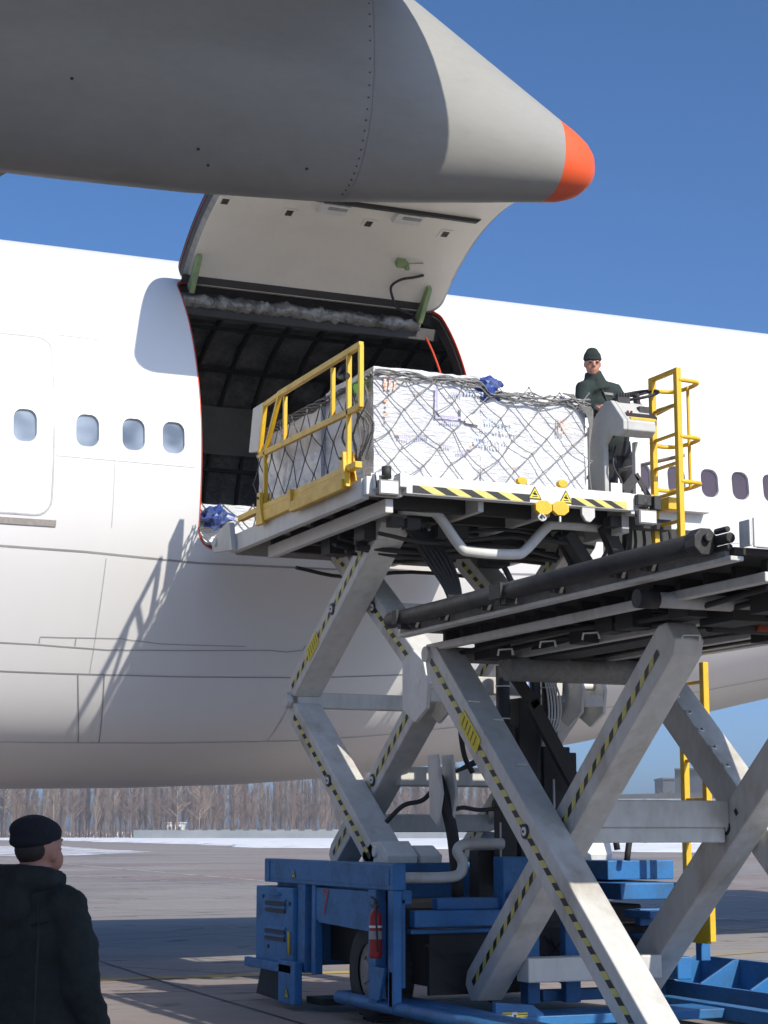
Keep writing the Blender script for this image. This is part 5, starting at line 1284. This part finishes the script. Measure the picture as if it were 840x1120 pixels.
# ------------------------------------------------------------------ background: trees, fence, buildings
def tree_mesh(seed,H,spread,kind):
    rd=random.Random(seed); mb=MB()
    def twig(p,d,L_,r,depth):
        q=p+d*L_; mid=p+d*L_*.5+Vector((rd.uniform(-1,1),rd.uniform(-1,1),0))*L_*.05
        mb.tube([p,mid,q],[r,r*.7,r*.25],3,0,False)
        if depth>0:
            for k in range(4 if depth>1 else 3):
                t=rd.uniform(.25,1); b=p+d*L_*t
                nd=(d+Vector((rd.uniform(-1,1),rd.uniform(-1,1),rd.uniform(.0,.7)))*(.45 if kind==0 else .85)).normalized()
                twig(b,nd,L_*rd.uniform(.35,.55),r*.5,depth-1)
    return mb,twig,rd
def make_tree(seed,H,kind):
    """kind 0: upright poplar, 1: spreading"""
    label='bare poplar'; mb,twig,rd=tree_mesh(seed,H,0,kind)
    t=bpy.data.objects.new('bare_tree',None); COL.objects.link(t)
    tk=MB(); tk.tube([(0,0,0),(.1*rd.uniform(-1,1),.1,H*.4),(.2*rd.uniform(-1,1),0,H*.97)],[.24*H/18,.17*H/18,.03],6); 
    a=tk.build('trunk','bark_pale' if seed%3==0 else 'bark',t)
    nb=64 if kind==0 else 34
    for k in range(nb):
        z=H*(.10+.83*(k/nb)) if kind==0 else H*(.3+.6*(k/nb)); ang=rd.uniform(0,2*PI)
        if kind==0: d=Vector((math.cos(ang)*.26,math.sin(ang)*.26,1)).normalized(); L_=H*rd.uniform(.15,.27)*(1-.45*k/nb)
        else: d=Vector((math.cos(ang)*.8,math.sin(ang)*.8,rd.uniform(.5,1))).normalized(); L_=H*rd.uniform(.2,.34)*(1-.4*k/nb)
        twig(Vector((0,0,z)),d,L_,.07 if kind==0 else .08,2)
    b=mb.build('crown','bark_pale' if seed%3==0 else 'bark',t,fixn=False)
    return t
protos=[make_tree(s,17,0) for s in range(5)]+[make_tree(20+s,14,1) for s in range(3)]
trd=random.Random(3)
look=['tall bare upright poplar in the far tree line behind the snow','pale-barked bare poplar in the far tree line','bare spreading tree in the far tree line']
def place_tree(px,dist,k,sc,label,group):
    a=math.atan2(px-420,F); d=Vector((math.cos(yaw-a),math.sin(yaw-a),0))
    src=protos[k]
    if not src.get('used'): o=src; src['used']=1
    else: o=copy_tree(src)
    if 'used' in o.keys() and o is not src: del o['used']
    o.location=d*(dist/math.cos(a)); o.rotation_euler=(0,0,trd.uniform(0,6.28)); o.scale=(sc*trd.uniform(.85,1.25),)*2+(sc,)
    tag(o,label,'tree',group)
px=-45
cnt=0
while px<640:
    for row,dist in enumerate((425,450,480)):
        k=trd.choice([0,1,2,3,4,0,1,2,3,4,5,6,7])
        if trd.random()<.06: continue
        sc=trd.uniform(.62,1.15)*(1 if px<560 else max(.35,1-(px-560)/110))
        lab=look[2] if k>4 else (look[1] if k in (0,3) else look[0])
        place_tree(px+trd.uniform(-4,4),dist+trd.uniform(-8,8),k,sc,lab,{0:'pale-barked poplars of the far tree line',1:'dark poplars of the far tree line',2:'spreading trees of the far tree line'}[2 if k>4 else (0 if k in (0,3) else 1)])
        cnt+=1
    px+=7.0
for (px_,dist,sc,lb) in ((713,300,.52,'small bare tree beside the dark blue building'),(727,305,.58,'small bare tree in front of the dark block at its left corner'),(753,330,.75,'bare treetop rising just above the dark block'),(673,380,.40,'lone bare treetop above the white shed roof')):
    place_tree(px_,dist,5+cnt%3,sc,lb,None); cnt+=1
for p_ in protos:
    if 'used' in p_.keys(): del p_['used']
def at(px,dist): a=math.atan2(px-420,F); return Vector((math.cos(yaw-a),math.sin(yaw-a),0))*(dist/math.cos(a))
def slab(p,q,thick,z0,z1,mb,mi=0):
    d=(q-p).normalized(); nn=Vector((-d.y,d.x,0))*thick
    vs=[p,q,q+nn,p+nn]; mb.add([(v.x,v.y,z0) for v in vs]+[(v.x,v.y,z1) for v in vs],[(0,1,2,3),(4,5,6,7),(0,1,5,4),(1,2,6,5),(2,3,7,6),(3,0,4,7)],mi)
# fence of concrete panels
fn=empty('perimeter_fence',at(300,400),'low pale grey panel fence along the foot of the far trees','fence')
mb=MB(); mp_=MB()
p=at(150,405); q=at(600,395); nP=60
for i in range(nP):
    a=p.lerp(q,i/nP); b=p.lerp(q,(i+.97)/nP); h=1.7+.15*math.sin(i*3.1)
    slab(a,b,.08,0,h,mb); slab(p.lerp(q,(i+.965)/nP),p.lerp(q,(i+1.0)/nP),.2,0,1.95,mp_)
mb.build('fence_panel','fence_concrete',fn); mp_.build('fence_post','shed_grey',fn)
# sheds by the trees
def shed(px0,px1,dist,h,label,wallm='shed_white',roofm='roof_dark',wins=2):
    p=at(px0,dist);q=at(px1,dist); o=empty('shed',p.lerp(q,.5),label,'shed')
    mb=MB(); slab(p,q,4,0,h,mb); mb.build('wall',wallm,o)
    mb=MB(); d=(q-p).normalized(); slab(p-d*.3-Vector((-d.y,d.x,0))*.3,q+d*.3-Vector((-d.y,d.x,0))*.3,4.6,h,h+.22,mb); mb.build('roof',roofm,o)
    for k in range(wins):
        a=p.lerp(q,(k+.35)/wins); b=p.lerp(q,(k+.65)/wins); nn=Vector((d.y,-d.x,0))*.03; mb=MB(); slab(a+nn,b+nn,-.05 if False else .02,h*.4,h*.75,mb); mb.build('window','roof_dark',o)
shed(184,204,470,3.4,'small white shed with a flat roof among the trees, behind the cap man','shed_white','snow')
#shed(262,284,398,2.6,'low dark-roofed hut against the fence beneath the belly','shed_grey','snow',1)
shed(505,538,398,2.8,'small grey hut between the loader arms at the tree line','shed_grey','shed_white',1)
# long white hangar on the right
def building_white():
    D=250; p=at(612,D);q=at(900,D-12); o=empty('hangar',p.lerp(q,.4),'long low white hangar with a dark roof edge on the right beyond the snow','building')
    mb=MB(); slab(p,q,18,0,5.7,mb); w=mb.build('wall','shed_white',o)
    mb=MB(); d=(q-p).normalized(); nn=Vector((-d.y,d.x,0)); nP=12
    for i in range(nP):
        a=p.lerp(q,i/nP)-nn*.4; b=p.lerp(q,(i+1)/nP)-nn*.4; z0=6.05+.35*math.sin(i*.25); z1=6.05+.35*math.sin((i+1)*.25)
        mb.add([(a.x,a.y,5.72),(b.x,b.y,5.72),(b.x,b.y,z1),(a.x,a.y,z0)],[(0,1,2,3)]); c=a+nn*19; e=b+nn*19; mb.add([(a.x,a.y,z0),(b.x,b.y,z1),(e.x,e.y,z1+.3),(c.x,c.y,z0+.3)],[(0,1,2,3)])
    mb.build('roof','roof_dark',o)
    for k in range(6):
        a=p.lerp(q,(k+.15)/6); b=p.lerp(q,(k+.85)/6); m2=MB(); slab(a-nn*.05,b-nn*.05,.03,2.5,2.75,m2); m2.build('wall_strip','dark_block',o)
    for k in range(5):
        a=p.lerp(q,(k+.9)/6); m2=MB(); slab(a-nn*.06,a-nn*.06+d*.35,.04,.0,5.6,m2); m2.build('drain_pipe','shed_grey',o)
building_white()
o=empty('block_building',at(760,330),'dark blue-grey flat-roofed block rising behind the white hangar','building')
mb=MB(); D=330; slab(at(722,D),at(735,D),10,0,10.4,mb); slab(at(735,D)+Vector((.01,.01,0)),at(815,D-6),12,0,12.0,mb); w=mb.build('wall','dark_block',o)
mb=MB(); slab(at(721.5,D-.3),at(735.3,D-.3),10.5,10.4,10.7,mb); slab(at(734.7,D-.6),at(816,D-6.6),12.7,12.0,12.3,mb); mb.build('parapet','roof_dark',o)

# undergrowth along the foot of the far trees
mb=MB(); ur=random.Random(9)
for k in range(2600):
    p_=at(ur.uniform(-60,640),ur.uniform(420,500)); h=ur.uniform(1.0,4.5)*(1 if ur.random()<.8 else 1.6); d=Vector((ur.uniform(-.5,.5),ur.uniform(-.5,.5),1)).normalized()*h
    mb.tube([p_,p_+d],[.09,.02],3,0,False)
tag(mb.build('undergrowth','bark',fixn=False),kind='stuff')
tag(bpy.data.objects['undergrowth'],'brown tangle of bare undergrowth along the foot of the far trees')
# haze: even thin air round everything
hz=MB().box((-60,-60,-1),(420,560,40)).build('haze','label_black'); hz.data.materials.clear()
hm=bpy.data.materials.new('haze'); hm.use_nodes=True; hn=hm.node_tree; hn.nodes.remove(hn.nodes['Principled BSDF'])
pv=hn.nodes.new('ShaderNodeVolumePrincipled'); pv.inputs['Color'].default_value=(.96,.98,1,1); pv.inputs['Density'].default_value=.0006; pv.inputs['Anisotropy'].default_value=.2
hn.links.new(pv.outputs[0],[n for n in hn.nodes if n.type=='OUTPUT_MATERIAL'][0].inputs['Volume']); hz.data.materials.append(hm); tag(hz,kind='stuff')
# separate loose pieces of repeated hardware into objects of their own
def split_loose(o):
    me=o.data; n=len(me.vertices); par=list(range(n))
    def find(a):
        while par[a]!=a: par[a]=par[par[a]]; a=par[a]
        return a
    for e in me.edges:
        a,b=find(e.vertices[0]),find(e.vertices[1])
        if a!=b: par[a]=b
    groups={}
    for p in me.polygons: groups.setdefault(find(p.vertices[0]),[]).append(p.index)
    if len(groups)<2 or len(groups)>60: return
    for gi,(k,pl) in enumerate(groups.items()):
        vm={};vs=[];fs=[];mi=[];sm=[]
        for pi in pl:
            p=me.polygons[pi]; f=[]
            for v in p.vertices:
                if v not in vm: vm[v]=len(vs); vs.append(me.vertices[v].co[:])
                f.append(vm[v])
            fs.append(f); mi.append(p.material_index); sm.append(p.use_smooth)
        m2=bpy.data.meshes.new(me.name.split('.')[0]); m2.from_pydata(vs,[],fs)
        for m_ in me.materials: m2.materials.append(m_)
        m2.polygons.foreach_set('material_index',mi); m2.polygons.foreach_set('use_smooth',sm)
        if gi==0: first=m2
        else:
            c=o.copy(); c.data=m2; COL.objects.link(c)
    o.data=first
SPLIT=('sill_latch','side_post','cross_member','roller_clamp','door_latch','drain_hole','side_rail','pivot_pin','bolt','cable_tie','hose_guide','cover_bolt','foot_pedal','latch_pin','cross_tube','lift_mast','mast_tube','vent_slot','louvre','rail_bracket','cross_beam','frame_beam','diagonal_brace','lamp_mount','hose','hydraulic_hose','lamp_frame','ladder_step','white_loop')
for o in list(bpy.data.objects):
    if o.type=='MESH' and o.name.split('.')[0] in SPLIT: split_loose(o)
